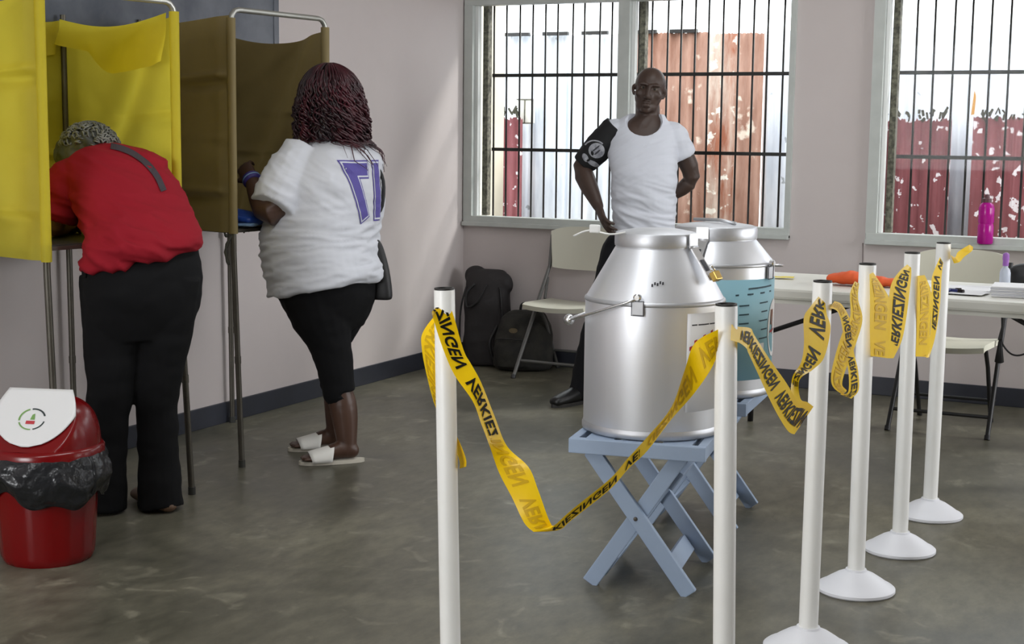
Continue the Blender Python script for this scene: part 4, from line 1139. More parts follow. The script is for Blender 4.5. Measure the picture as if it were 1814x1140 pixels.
# ================================================================== barrier tape
TAPE = {
  'a':[(-1.822,3.209,0.984,-1.806,3.149,0.974),(-1.784,3.201,0.985,-1.807,3.160,0.954),(-1.746,3.203,0.879,-1.784,3.162,0.890),(-1.725,3.207,0.842,-1.750,3.163,0.822),(-1.699,3.210,0.799,-1.699,3.166,0.759),(-1.663,3.217,0.714,-1.674,3.163,0.708),(-1.629,3.218,0.644,-1.651,3.167,0.651),(-1.560,3.198,0.604,-1.637,3.192,0.581),(-1.534,3.200,0.550,-1.602,3.195,0.522),(-1.514,3.214,0.483,-1.564,3.186,0.466),(-1.506,3.224,0.457,-1.534,3.179,0.448),],
  'b':[(-1.506,3.224,0.457,-1.534,3.179,0.448),(-1.471,3.173,0.478,-1.492,3.235,0.445),(-1.432,3.177,0.517,-1.458,3.237,0.475),(-1.338,3.184,0.602,-1.363,3.245,0.560),(-1.293,3.188,0.658,-1.317,3.248,0.616),(-1.248,3.193,0.712,-1.270,3.250,0.665),(-1.192,3.196,0.787,-1.214,3.256,0.745),(-1.167,3.210,0.873,-1.159,3.248,0.810),(-1.151,3.230,0.936,-1.114,3.233,0.872),(-1.090,3.214,0.974,-1.102,3.254,0.911),],
  'loop':[(-1.821,3.277,0.966,-1.790,3.222,0.939),(-1.852,3.267,0.959,-1.818,3.228,0.911),(-1.894,3.258,0.905,-1.831,3.232,0.866),(-1.897,3.258,0.861,-1.834,3.232,0.823),(-1.886,3.267,0.787,-1.829,3.224,0.759),(-1.865,3.276,0.707,-1.814,3.218,0.720),(-1.828,3.279,0.640,-1.778,3.221,0.663),(-1.799,3.281,0.581,-1.749,3.223,0.604),(-1.797,3.281,0.555,-1.746,3.223,0.578),],
  'c':[(-1.068,3.243,0.984,-1.049,3.181,0.956),(-1.065,3.279,0.975,-1.046,3.238,0.943),(-1.058,3.354,0.963,-1.044,3.284,0.925),(-1.056,3.383,0.942,-1.044,3.300,0.912),(-1.041,3.469,0.872,-1.046,3.390,0.848),(-1.033,3.589,0.798,-1.040,3.479,0.769),(-1.027,3.673,0.739,-1.035,3.559,0.707),(-1.023,3.738,0.728,-1.031,3.614,0.671),(-1.019,3.797,0.707,-1.028,3.657,0.657),],
  'd':[(-1.028,3.657,0.657,-1.019,3.797,0.707),(-1.030,3.640,0.702,-1.022,3.746,0.727),(-1.031,3.621,0.763,-1.026,3.694,0.744),(-1.037,3.652,0.806,-1.020,3.657,0.799),(-1.026,3.688,0.840,-1.020,3.785,0.808),(-1.025,3.704,0.887,-1.014,3.868,0.830),(-1.026,3.697,0.952,-1.011,3.910,0.901),(-1.023,3.741,0.976,-1.014,3.877,0.944),(-1.024,3.823,0.996,-1.010,3.841,0.978),],
  'e':[(-1.016,3.959,0.971,-1.002,3.861,0.963),(-1.019,4.058,0.950,-1.006,3.960,0.942),(-1.018,4.163,0.888,-1.014,4.047,0.889),(-1.019,4.209,0.804,-1.016,4.097,0.811),(-1.022,4.284,0.736,-1.017,4.153,0.744),(-1.022,4.304,0.675,-1.017,4.155,0.691),(-1.019,4.206,0.664,-1.014,4.052,0.701),],
  'f':[(-1.019,4.206,0.664,-1.014,4.052,0.701),(-1.012,3.993,0.723,-1.017,4.140,0.697),(-1.010,3.931,0.763,-1.015,4.076,0.726),(-1.011,3.963,0.813,-1.017,4.127,0.767),(-1.014,4.050,0.873,-1.020,4.230,0.815),(-1.017,4.144,0.910,-1.023,4.318,0.881),(-1.017,4.132,0.975,-1.020,4.242,0.948),(-1.022,4.201,1.004,-1.017,4.233,0.995),],
  'g':[(-1.027,4.398,1.008,-1.039,4.497,1.005),(-1.033,4.444,0.928,-1.024,4.680,0.900),(-1.033,4.458,0.841,-1.024,4.689,0.806),(-1.032,4.477,0.752,-1.024,4.683,0.718),],
  'h':[(-1.026,4.691,0.717,-1.020,4.745,0.710),(-1.024,4.677,0.798,-1.018,4.850,0.756),(-1.025,4.663,0.880,-1.016,4.895,0.829),(-1.024,4.678,0.950,-1.015,4.918,0.902),(-1.021,4.768,0.984,-1.014,4.930,0.960),(-1.021,4.893,1.000,-1.010,4.903,0.989),],
  'i':[(-1.010,5.018,0.953,-1.009,5.124,0.947),(-1.010,5.026,0.873,-1.008,5.250,0.871),(-1.010,5.038,0.776,-1.008,5.258,0.751),(-1.010,5.041,0.678,-1.008,5.253,0.648),],
  'j':[(-1.012,5.228,0.649,-1.004,5.242,0.648),(-1.008,5.263,0.731,-1.007,5.345,0.701),(-1.008,5.259,0.831,-1.006,5.400,0.796),(-1.008,5.243,0.902,-1.006,5.411,0.877),(-1.008,5.254,0.936,-1.006,5.411,0.917),(-1.008,5.374,0.991,-1.004,5.419,0.967),],
  'tail':[(-1.013,5.602,0.981,-0.988,5.538,0.957),(-0.996,5.603,0.975,-0.968,5.537,0.963),(-0.987,5.602,0.994,-0.953,5.538,0.982),(-0.958,5.603,1.016,-0.926,5.537,1.006),(-0.947,5.605,1.023,-0.923,5.535,1.020),],
}
tape = empty('barrier_tape', (-1.80, 3.21, 0.6), label='yellow barrier tape printed in black, strung between the white posts', cat='tape')
CAM = Vector((0, 0, 1.42))
WORD = refine(*text_mesh('VERKIEZINGEN', 1.0, 0.030), 0.12, 3)
wx = [v[0] for v in WORD[0]]; wy = [v[1] for v in WORD[0]]
wx0, wx1, wy0, wy1 = min(wx), max(wx), min(wy), max(wy)
def ribbon(key, dark=None, faint=None, s0=0.0):
    rows = TAPE[key]
    A = catmull([r[0:3] for r in rows], 6); B = catmull([r[3:6] for r in rows], 6)
    n = len(A) - 1
    S = [0.0]
    for i in range(n): S.append(S[-1] + ((A[i + 1] + B[i + 1]) / 2 - (A[i] + B[i]) / 2).length)
    def surf(s, v):
        s = min(max(s, 0), S[-1] - 1e-6); i = 0
        while S[i + 1] < s: i += 1
        t = (s - S[i]) / max(1e-9, S[i + 1] - S[i])
        a = A[i].lerp(A[i + 1], t); b = B[i].lerp(B[i + 1], t)
        p = a.lerp(b, v)
        nn = (A[i + 1] - A[i] + B[i + 1] - B[i]).cross(b - a)
        if nn.length < 1e-9: nn = CAM - p
        nn.normalize()
        if nn.dot(CAM - p) < 0: nn = -nn
        return p, nn
    def fn(u, v):
        i = min(int(round(u * n)), n)
        p = A[i].lerp(B[i], v)
        return p
    me = grid_mesh(fn, n, 4, 0.0)
    sp = link_mesh('tape_span', me, 'tape_yellow', tape, True)
    sp.location = -tape.location
    pitch = 0.325; LW = 0.292; LH = 0.043
    for rng, m, off in ((dark, 'tape_print', .0016), (faint, 'tape_print_faint', .0014)):
        if not rng: continue
        vs = []; fs_ = []
        k = -2
        while True:
            base = s0 + k * pitch
            if base > rng[1]: break
            k += 1
            if base + pitch < rng[0]: continue
            idx = {}
            for f in WORD[1]:
                P = [(base + (WORD[0][q][0] - wx0) / (wx1 - wx0) * LW, (WORD[0][q][1] - (wy0 + wy1) / 2) / (wy1 - wy0) * LH) for q in f]
                if min(p[0] for p in P) < rng[0] or max(p[0] for p in P) > min(rng[1], S[-1] - .002): continue
                st_ = len(vs); vs += P; fs_.append(tuple(range(st_, st_ + len(P))))
        if fs_:
            def g_(x, y):
                p, nn = surf(x, .5 + y / .072)
                return p + nn * off
            o = mapped('lettering', vs, fs_, g_, m, sp)
            o['kind'] = 'stuff'
    return sp, S[-1]
ribbon('a', (0.0, 0.355), (0.36, 9), s0=-.125)
ribbon('b', (0.02, 0.33), (0.36, 9), s0=-.05)
ribbon('loop', None, (0.05, .3), 0.02)
ribbon('c', (0.055, 9), None, 0.055)
ribbon('d', (0.13, 9), None, .01)
ribbon('e', (.165, 9), (0.0, .15), 0.0)
ribbon('f', None, (0.0, 9), 0.0)
ribbon('g', None, (0.03, 9), -.05)
ribbon('h', (0.05, 9), None, .03)
ribbon('i', None, (0.03, 9), -.02)
ribbon('j', (0.12, 9), None, .02)
ribbon('tail', None, None)

# ================================================================== people
def foot(bl, heel, d, L=.25, w=.043, hgt=.05, ankle=None, z=.012):
    heel = Vector(heel); d = Vector(d).normalized()
    r = d.cross(UP)
    q = lambda t, h: Vector((heel.x, heel.y, 0)) + d * t * L + UP * h
    bl.tube([q(.10, z + .036), q(.35, z + .040), q(.62, z + .026), q(.84, z + .017)], [(.030, .034), (.034, .036), (w, .024), (w * .95, .014)], ref=UP)
    if ankle is not None:
        a = Vector(ankle)
        bl.tube([a, a.lerp(q(.22, z + .04), .6), q(.24, z + .04)], [.042, .040, .036])
    for k in range(5):
        s_ = (k - 2) * w * .40
        p = q(.82, z + .012) + r * s_
        e = p + d * L * (.15 if abs(k - 2) < 2 else .12)
        bl.tube([p, e], [.010, .009], sub=1, n=8)

# ---------------- woman in white
WR, WF_ = frame(radians(92))
FD = Vector((-.72, -.69, 0)).normalized()
pw_ = empty('person', (-3.53, 5.33, 0), label='woman in white number shirt and black capri leggings standing at the brown booth', cat='person')
J = dict(hem=(-3.579, 5.323, .73), waist=(-3.608, 5.337, .928), chest=(-3.603, 5.375, 1.17), sh=(-3.589, 5.399, 1.291), neck=(-3.605, 5.402, 1.363), head=(-3.628, 5.405, 1.535),
         shL=(-3.662, 5.222, 1.250), elL=(-3.690, 5.078, 1.065), wrL=(-3.835, 5.150, 1.198), haL=(-3.899, 5.181, 1.249), shR=(-3.630, 5.535, 1.240), elR=(-3.80, 5.525, 1.034), wrR=(-3.94, 5.42, 1.06),
         hipL=(-3.568, 5.234, .696), hipR=(-3.583, 5.43, .701), knL=(-3.507, 5.248, .504), knR=(-3.585, 5.375, .495), capL=(-3.475, 5.262, .32), capR=(-3.597, 5.42, .333), anL=(-3.432, 5.262, .075), anR=(-3.615, 5.452, .075))
J = {k: Vector(v) for k, v in J.items()}
b = Blob()
b.loft([(J['hem'], WR, WF_, .19, .17, .17), (J['waist'], WR, WF_, .2, .19, .18), (J['chest'], WR, WF_, .19, .17, .17), (J['sh'], WR, WF_, .15, .11, .12), (J['neck'], WR, WF_, .07, .06, .07)])
b.tube([J['sh'], J['neck'], J['head'] - UP * .06], [.075, .062, .058])
h = J['head']
b.ell(h + UP * .03, (.076, .096, .10), WR, WF_); b.ell(h + WF_ * .03 - UP * .045, (.062, .07, .075), WR, WF_); b.ell(h + WF_ * .105 - UP * .02, (.016, .018, .022), WR, WF_)
b.tube([J['shL'], J['elL'], J['wrL']], [.072, .058, .032])
b.hand(J['wrL'], J['haL'] - J['wrL'], Vector((-.2, .9, -.3)), 1, .95, (30, 35, 25))
b.tube([J['shR'], J['elR'], J['wrR']], [.072, .058, .032])
b.hand(J['wrR'], Vector((-.9, -.2, -.35)), Vector((0, -.3, -1)), -1, .95, (20, 25, 20))
for s_, of in (('L', Vector((-3.392, 5.285, 0))), ('R', Vector((-3.590, 5.485, 0)))):
    b.tube([J['hip' + s_], J['kn' + s_], J['cap' + s_], J['cap' + s_].lerp(J['an' + s_], .4) - FD * .008, J['an' + s_]], [.10, .072, .058, .060, .042])
    foot(b, of, FD, .245, .044, ankle=J['an' + s_], z=.016)
b.build('body', 'skin_dark', pw_, .006, 4).location = -pw_.location
def wput(o):
    if o.parent is pw_: o.location = -pw_.location
    return o
# leggings
b = Blob()
b.loft([(J['hem'] + UP * .10, WR, WF_, .215, .19, .20), (J['hem'] + UP * .0, WR, WF_, .225, .20, .21), (J['hem'] - UP * .09 + Vector((.01, 0, 0)), WR, WF_, .20, .165, .175), (J['hem'] - UP * .16 + Vector((.02, 0, 0)), WR, WF_, .17, .12, .13)])
for s_ in 'LR':
    k = J['kn' + s_]
    b.tube([J['hip' + s_] + UP * .02, J['hip' + s_].lerp(k, .45), k, J['cap' + s_], J['cap' + s_] - UP * .022], [.150, .128, .092, .071, .070], rnd=True)
lgw = wput(b.build('leggings', 'cloth_black', pw_, .008, 4, folds(.004, 18, (0, 0, 1), 2, 1)))
# shirt
b = Blob()
b.loft([(J['hem'] + UP * .008, WR + UP * .03, WF_ - UP * .16, .258, .236, .236), (J['hem'] + UP * .06, WR, WF_ - UP * .13, .258, .240, .236), (J['waist'], WR, WF_, .262, .248, .228), (J['chest'] - UP * .06, WR, WF_, .258, .246, .230),
        (J['chest'] + UP * .03, WR, WF_, .25, .225, .222), (J['sh'], WR, WF_, .215, .155, .195), (J['sh'] + UP * .055 - WF_ * .01, WR, WF_, .15, .10, .13), (J['neck'] + UP * .012, WR, WF_, .085, .072, .082)], e=.88)
for s_ in 'LR':
    a, e = J['sh' + s_], J['el' + s_]
    d = (e - a)
    b.tube([a - d * .35 + UP * .005, a + d * .15, a + d * .62, a + d * .90], [.088, .108, .104, .098], rnd=False)
def wshape(p, n):
    q = p.copy()
    sm = smooth01(p.z, .98, 1.2)
    c1 = crease(p, Vector((-.105, -.03, 1)).normalized(), 22, 4.5, 1.5); c2 = crease(p, Vector((.5, .2, 1)).normalized(), 20, 4.0, 1.5)
    return p + n * (.012 - .004 * sm) * (c1 * (1 - sm) + c2 * sm - .1)
shw = wput(b.build('shirt', 'tee_white_warm', pw_, .0075, 4, wshape))
tw = BVHTree.FromPolygons([v.co for v in shw.data.vertices], [tuple(p.vertices) for p in shw.data.polygons])
org = J['chest'] - UP * .025 - WF_ * .25 - WR * .045
for off, lay, m in ((.024, .0022, 'print_purple'), (.0175, .0036, 'tee_white'), (.011, .0050, 'print_purple')):
    vs, fq = refine(*text_mesh('17', .30, off), .02, 4)
    xs = [v[0] for v in vs]
    wput(decal('back_number', vs, fq, tw, org, -WR * .84, UP * 1.02, WF_ * .92 + WR * .38, lay, m, shw))
# wristband
ax = (J['wrL'] - J['elL']).normalized()
wput(MB().tube([J['wrL'] - ax * .018, J['wrL'] - ax * .010, J['wrL'] + ax * .010, J['wrL'] + ax * .018], [.036, .041, .041, .036], 18).build('wristband', 'band_purple', pw_, smooth=True))
wput(MB().tube([J['wrL'] - ax * .003, J['wrL'] + ax * .003], [.0418, .0418], 18).build('wristband_stripe', 'pale_blue', pw_, smooth=True))
# sandals
for of in (Vector((-3.392, 5.285, 0)), Vector((-3.590, 5.485, 0))):
    r = FD.cross(UP)
    out = []
    for k in range(24):
        t = 2 * pi * k / 24
        l_ = .125 + .142 * -cos(t); wd = .036 + .012 * max(0, -cos(t))
        out.append(of + FD * (l_ - .012) + r * wd * sin(t) + UP * .001)
    sd = wput(MB().poly(out, (0, 0, .016)).build('sandal_sole', 'sandal_sole', pw_))
    def strap(u, v):
        a = pi * u
        t = .118 + .085 * v + .022 * sin(a) * (1 - 2 * v) * -.6
        return of + FD * t + r * -.050 * cos(a) + UP * (.014 + (.070 - .028 * v) * sin(a) ** .8)
    wput(link_mesh('sandal_strap', grid_mesh(strap, 16, 6, .003), 'sandal_white', sd, True)).location = (0, 0, 0)
    c_ = strap(.40 if r.dot(Vector((-.7, .7, 0))) > 0 else .40, .5)
# hair: a full base and many curled locks
hb = J['head'] - WF_ * .015
b = Blob()
b.ell(hb + UP * .008, (.118, .132, .145), WR, WF_)
b.loft([(hb + UP * .02, WR, WF_, .118, .118, .132), (hb - UP * .08, WR, WF_, .128, .105, .140), (hb - UP * .15 - WF_ * .01, WR, WF_, .128, .085, .138), (hb - UP * .205 - WF_ * .02, WR, WF_, .10, .06, .115)])
hr = wput(b.build('hair', 'hair_dark', pw_, .009, 3, folds(.006, 30, (0, 1, 0), 1.5, 3)))
def curls(name, m, cnt, seed, lo, hi, parent, rad, phi_rng, helix=.010, zr=(-.25, -.12), thick=.0034, segs=38):
    rnd = random.Random(seed); mb = MB()
    for i in range(cnt):
        ph = radians(rnd.uniform(*phi_rng)); turns = rnd.uniform(4.5, 7.5); o0 = rnd.uniform(0, 6.3)
        z_end = rnd.uniform(*zr); th0 = rnd.uniform(.12, .9); R0 = rad * rnd.uniform(.96, 1.05); sp = rnd.uniform(-.12, .12)
        pts = []
        for k in range(segs):
            t = k / (segs - 1)
            if t < .45:
                th = th0 + (pi / 2 - th0) * t / .45
                z = .150 * cos(th); rr = R0 * sin(th)
            else:
                u_ = (t - .45) / .55
                z = z_end * u_; rr = R0 * (1 + .10 * sin(u_ * 2.2)) + .004
            a = ph + sp * t
            hx = helix * min(1, max(0, t - .12) * 1.6)
            rad_v = WR * sin(a) - WF_ * cos(a); tan_v = WR * cos(a) + WF_ * sin(a)
            w_ = o0 + turns * 2 * pi * t
            el_ = .132 / .122 if False else 1
            p = hb + UP * (.01 + z) + rad_v * (rr + hx * cos(w_)) + tan_v * hx * sin(w_)
            nr = tw.find_nearest(p)
            if nr[0] is not None and (p - nr[0]).dot(nr[1]) < .012: p = nr[0] + nr[1] * (.012 + .006 * cos(w_))
            pts.append(p)
        mb.tube(pts, [thick] * (segs - 6) + [thick * (1 - .14 * q) for q in range(1, 7)], 5)
    o = wput(mb.build(name, m, pw_, smooth=True)); o['kind'] = 'stuff'
    return o
curls('curls', 'hair_dark', 150, 12, 0, 1, hr, .128, (-180, 180), .010, (-.25, -.08), .0038)
curls('curls', 'hair_red', 90, 11, 0, 1, hr, .130, (-110, 150), .017, (-.27, -.12), .0044)
curls('curls', 'hair_red', 80, 15, 0, 1, hr, .138, (-50, 70), .022, (-.32, -.15), .0046)
# shoulder bag behind the right hip
bgw = Blob()
bc = Vector((-3.418, 5.452, .81))
bgw.loft([(bc - UP * .125, WR, WF_, .022, .06, .07), (bc - UP * .11, WR, WF_, .034, .085, .09), (bc, WR, WF_, .034, .085, .075), (bc + UP * .10, WR, WF_, .026, .08, .045), (bc + UP * .135, WR, WF_, .014, .06, .025)], e=.7)
wput(bgw.build('shoulder_bag', 'bag_black', pw_, .006, 3))
wput(MB().tube(catmull([bc + UP * .10 + Vector((.02, 0, 0)), bc + UP * .2 + Vector((-.005, -.01, 0)), Vector((-3.376, 5.455, 1.09)), Vector((-3.390, 5.475, 1.22)), Vector((-3.50, 5.50, 1.31)), Vector((-3.62, 5.52, 1.29))], 5), .008, 8).build('bag_strap', 'bag_black', pw_, smooth=True))

# ---------------- man in white
MR, MF = frame(radians(200))
pm = empty('person', (-2.95, 7.20, 0), label='bald man in white t-shirt with black armband, hand on hip by the window', cat='person')
def mput(o):
    if o.parent is pm: o.location = -pm.location
    return o
K = dict(head=(-2.915, 7.366, 1.632), neck=(-2.925, 7.372, 1.490), chest=(-2.941, 7.345, 1.335), belly=(-2.914, 7.315, 1.134), waist=(-2.901, 7.300, .943), hip=(-2.913, 7.280, .81),
         shR=(-3.080, 7.292, 1.424), elR=(-3.249, 7.258, 1.232), wrR=(-3.101, 7.150, 1.030), haR=(-3.050, 7.125, .944), shL=(-2.802, 7.420, 1.416), elL=(-2.729, 7.534, 1.185), wrL=(-2.84, 7.505, 1.075),
         hipR=(-3.00, 7.225, .80), knR=(-3.040, 7.045, .453), anR=(-3.135, 7.045, .085), hipL=(-2.832, 7.310, .80), knL=(-2.795, 7.235, .435), anL=(-2.790, 7.240, .085))
K = {k: Vector(v) for k, v in K.items()}
TL = radians(9)
HX = (MR * cos(TL) + UP * sin(TL) * .0).normalized()
HZ = (UP * cos(TL) - MR * sin(TL) - MF * -.02).normalized(); HY = MF.copy(); HY = (HY - HZ * HY.dot(HZ)).normalized(); HX = HY.cross(HZ).normalized()
hd = K['head']
def H(x, y, z): return hd + HX * x + HY * y + HZ * z
b = Blob()
b.loft([(K['hip'] - UP * .05, MR, MF, .15, .10, .10), (K['waist'], MR, MF, .145, .10, .09), (K['belly'], MR, MF, .15, .10, .09), (K['chest'], MR, MF, .165, .100, .095), (K['chest'] + UP * .085, MR, MF, .14, .07, .08), (K['neck'] + UP * .01, MR, MF, .065, .058, .062)])
b.tube([K['chest'] + UP * .10, K['neck'], H(0, -.02, -.06)], [.068, .066, .064])
b.ell(H(0, -.012, .036), (.081, .098, .086), HX, HY, HZ)
b.ell(H(0, .022, -.025), (.072, .076, .080), HX, HY, HZ)
b.ell(H(0, .032, -.078), (.058, .058, .044), HX, HY, HZ)
b.ell(H(0, .076, -.098), (.027, .020, .020), HX, HY, HZ)
b.tube([H(0, .096, .022), H(0, .108, -.005), H(0, .117, -.030)], [.010, .012, .016], ref=HX)
for s_ in (-1, 1):
    b.ell(H(s_ * .015, .106, -.036), (.010, .012, .009), HX, HY, HZ)
    b.ell(H(s_ * .032, .086, .030), (.030, .014, .010), HX, HY, HZ)
    b.ell(H(s_ * .046, .066, -.020), (.024, .022, .022), HX, HY, HZ)
    b.tube([H(s_ * .078, .004, .012), H(s_ * .085, -.006, .014), H(s_ * .086, -.008, -.008), H(s_ * .078, .000, -.030)], [.006, .009, .008, .006], n=10)
b.ell(H(0, .101, -.062), (.026, .012, .008), HX, HY, HZ); b.ell(H(0, .098, -.078), (.023, .012, .009), HX, HY, HZ)
b.tube([K['shR'], K['elR'], K['wrR']], [.056, .046, .029]); b.tube([K['elR'] + (K['wrR'] - K['elR']) * .1, K['elR'].lerp(K['wrR'], .35), K['wrR']], [.044, .047, .029])
b.hand(K['wrR'], K['haR'] - K['wrR'] + MF * .02, Vector((.85, .45, 0)), -1, 1.06, (12, 22, 18), 5, 55)
b.tube([K['shL'], K['elL'], K['wrL']], [.056, .047, .030])
b.hand(K['wrL'], Vector((-.8, -.1, -.3)), -MF * -1, 1, 1.0, (20, 25, 20))
for s_ in 'RL':
    b.tube([K['hip' + s_], K['kn' + s_], K['an' + s_]], [.075, .05, .038])
eyes = [H(s_ * .031, .090, .012) for s_ in (-1, 1)]
def face(p, n):
    q = p
    for e in eyes:
        d = (p - e).length
        q = q - HY * .009 * math.exp(-(d / .016) ** 2)
    d = (p - H(0, .108, -.0695)); 
    k = math.exp(-(d.dot(HZ) / .0028) ** 2) * math.exp(-(d.dot(HX) / .022) ** 2) * (1 if d.dot(HY) > -.03 else 0)
    return q - HY * .004 * k
mput(b.build('body', 'skin_face', pm, .0055, 3, face))
for e in eyes:
    c_ = e - HY * .0175
    ey = mput(MB().lathe([(.0118 * sin(pi * (k + .02) / 12.04), -.0118 * cos(pi * (k + .02) / 12.04)) for k in range(13)], c=(c_.x, c_.y, c_.z), n=16).build('eye', 'eye_white', pm, smooth=True))
    c2 = c_ + HY * .0075
    ir = MB().lathe([(.0062 * sin(pi * (k + .02) / 8.04), -.0062 * cos(pi * (k + .02) / 8.04)) for k in range(9)], c=(c2.x, c2.y, c2.z), n=12).build('iris', 'eye_dark', ey, smooth=True)
# shirt
b = Blob()
b.loft([(K['waist'] - UP * .09, MR, MF, .160, .115, .105), (K['waist'], MR, MF, .160, .122, .105), (K['belly'] - UP * .05, MR, MF, .168, .136, .105), (K['belly'] + UP * .06, MR, MF, .172, .128, .108), (K['chest'], MR, MF, .184, .116, .110), (K['chest'] + UP * .085, MR, MF, .172, .090, .098), (K['chest'] + UP * .135 - MF * .005, MR, MF, .135, .070, .082), (K['neck'] + UP * .020 - MF * .010, MR, MF, .088, .066, .072)], e=.86)
a, e = K['shL'], K['elL']; d = e - a
b.tube([a + MR * .07 - UP * .012, a + d * .05, a + d * .30, a + d * .52], [.062, .068, .074, .076], rnd=False)
a, e = K['shR'], K['elR']; d = e - a
b.tube([a - MR * .07 - UP * .012, a + d * .05, a + d * .30, a + d * .50], [.062, .066, .066, .064], rnd=False)
def mshape(p, n):
    sm = smooth01(p.z, 1.05, 1.3)
    c1 = crease(p, Vector((.35, 0, 1)).normalized(), 24, 4.5, 4.0); c2 = crease(p, Vector((-.6, .2, 1)).normalized(), 22, 4.5, 4.0)
    return p + n * (.010 - .005 * sm) * (c1 * (1 - sm) + c2 * sm - .1)
shm = mput(b.build('shirt', 'tee_white', pm, .0065, 3, mshape))
cut = Blob(); cut.ell(K['neck'] + MF * .085 + MR * .014 + UP * .012, (.104, .098, .112), MR, (MF + UP * .3).normalized(), (UP - MF * .3).normalized())
carve(shm, cut)
# armband over the right sleeve
a, e = K['shR'], K['elR']; d = e - a
b = Blob(); b.tube([a - d * .10, a + d * .25, a + d * .62, a + d * .95], [.072, .077, .075, .062], rnd=False)
ab = mput(b.build('armband', 'armband_black', pm, .006, 3, folds(.004, 20, d, 2, 2)))
ta = BVHTree.FromPolygons([v.co for v in ab.data.vertices], [tuple(p.vertices) for p in ab.data.polygons])
ctr = a + d * .60; vdir = (ctr - CAM).normalized(); xr = vdir.cross(UP).normalized(); yr = xr.cross(vdir).normalized()
def blot(cx, cy, rx, ry, rot=0, n=22):
    return [(cx + rx * cos(t) * cos(rot) - ry * sin(t) * sin(rot), cy + rx * cos(t) * sin(rot) + ry * sin(t) * cos(rot)) for t in [2 * pi * k / n for k in range(n)]]
for (cx, cy, rx, ry, ro, m, of) in ((.012, .008, .042, .040, 0, 'armband_grey', .002), (-.046, -.030, .014, .024, .5, 'armband_grey', .002), (-.004, -.060, .034, .013, -.45, 'armband_grey', .002),
                                    (.010, .020, .024, .0045, .7, 'ink', .0035), (.016, .000, .020, .0045, .7, 'ink', .0035), (-.010, -.006, .007, .012, .2, 'armband_black', .0035), (-.03, -.042, .010, .006, .5, 'armband_black', .0035)):
    vs, fq = refine(blot(cx, cy, rx, ry, ro), [tuple(range(22))], .012, 3)
    mput(decal('armband_print', vs, fq, ta, ctr, xr, yr, vdir, of, m, ab))
# arched light line above the emblem
vs, fq = ring_pts(.052, .060, 40, 150)
mput(decal('armband_print', vs, fq, ta, ctr + yr * .012, xr, yr, vdir, .002, 'armband_grey', ab))
# trousers and shoes
b = Blob()
b.loft([(K['waist'] - UP * .045, MR, MF, .148, .102, .098), (K['hip'], MR, MF, .165, .108, .112), (K['hip'] - UP * .10, MR, MF, .165, .10, .11)])
for s_ in 'RL':
    k = K['kn' + s_]; an = K['an' + s_]
    b.tube([K['hip' + s_], K['hip' + s_].lerp(k, .5), k, k.lerp(an, .5), an - UP * .02], [.098, .088, .074, .068, .062], rnd=True)
mput(b.build('trousers', 'trouser_dark', pm, .008, 4, folds(.005, 14, (0, 0, 1), 2, 4)))
for s_, dr in (('R', Vector((-.30, -.95, 0))), ('L', Vector((.35, -.93, 0)))):
    an = K['an' + s_]; dr.normalize(); q = lambda t, h: Vector((an.x, an.y, 0)) + dr * t + UP * h
    b = Blob(); b.tube([q(-.055, .045), q(.02, .050), q(.12, .040), q(.195, .030)], [(.036, .040), (.040, .046), (.046, .036), (.038, .026)]); b.tube([q(-.01, .05), q(-.01, .11)], [.042, .045], sub=1)
    sh_ = mput(b.build('shoe', 'shoe_black', pm, .006, 3, lambda p, n: Vector((p.x, p.y, max(p.z, .004)))))
    out = []
    for k in range(20):
        t = 2 * pi * k / 20; out.append(q(.072 - .148 * cos(t), .0) + dr.cross(UP) * (.042 + .006 * -cos(t)) * sin(t))
    MB().poly(out, (0, 0, .018)).build('shoe_sole', 'cap_dark', sh_)

# ---------------- woman in red bent into the yellow booth
RR, RF = frame(radians(67))
pr = empty('person', (-3.68, 4.20, 0), label='grey-haired woman in red t-shirt bending over the yellow booth shelf', cat='person')
def rput(o):
    if o.parent is pr: o.location = -pr.location
    return o
Q = dict(hem=(-3.625, 4.219, .92), mid=(-3.672, 4.250, 1.05), back=(-3.765, 4.285, 1.175), up=(-3.850, 4.312, 1.262), neck=(-3.925, 4.335, 1.305), head=(-3.995, 4.350, 1.310),
         shL=(-3.945, 4.172, 1.205), elL=(-4.000, 4.150, 1.065), wrL=(-4.075, 4.285, 1.032), shR=(-3.735, 4.395, 1.232), elR=(-3.82, 4.42, 1.062), wrR=(-4.03, 4.39, 1.04),
         hipL=(-3.697, 4.140, .876), hipR=(-3.560, 4.270, .883), knL=(-3.712, 4.118, .463), knR=(-3.609, 4.252, .451), anL=(-3.765, 4.122, .06), anR=(-3.600, 4.247, .06))
Q = {k: Vector(v) for k, v in Q.items()}
def sec2(key, nxt, hw, f, bk, dz=0):
    s_ = (Q[nxt] - Q[key]).normalized() if nxt else UP
    return (Q[key] + UP * dz, RR, s_.cross(RR).normalized(), hw, f, bk)
b = Blob()
b.loft([sec2('hem', None, .17, .11, .12), sec2('mid', 'back', .17, .12, .11), sec2('back', 'up', .16, .10, .09), sec2('up', 'neck', .13, .08, .07), sec2('neck', 'head', .06, .06, .05)])
b.tube([Q['up'], Q['neck'], Q['head']], [.06, .055, .06])
b.ell(Q['head'], (.074, .10, .090), RR, (RF - UP * .4).normalized(), (UP + RF * .4).normalized()); b.ell(Q['head'] + RF * .05 - UP * .06, (.06, .06, .07), RR, RF)
b.tube([Q['shL'], Q['elL'], Q['wrL']], [.058, .048, .030]); b.hand(Q['wrL'], Vector((-.5, .8, -.05)), Vector((0, 0, -1)), 1, .95, (12, 18, 15))
b.tube([Q['shR'], Q['elR'], Q['wrR']], [.058, .048, .030]); b.hand(Q['wrR'], Vector((-.95, -.1, -.05)), Vector((0, 0, -1)), -1, .95, (25, 40, 30))
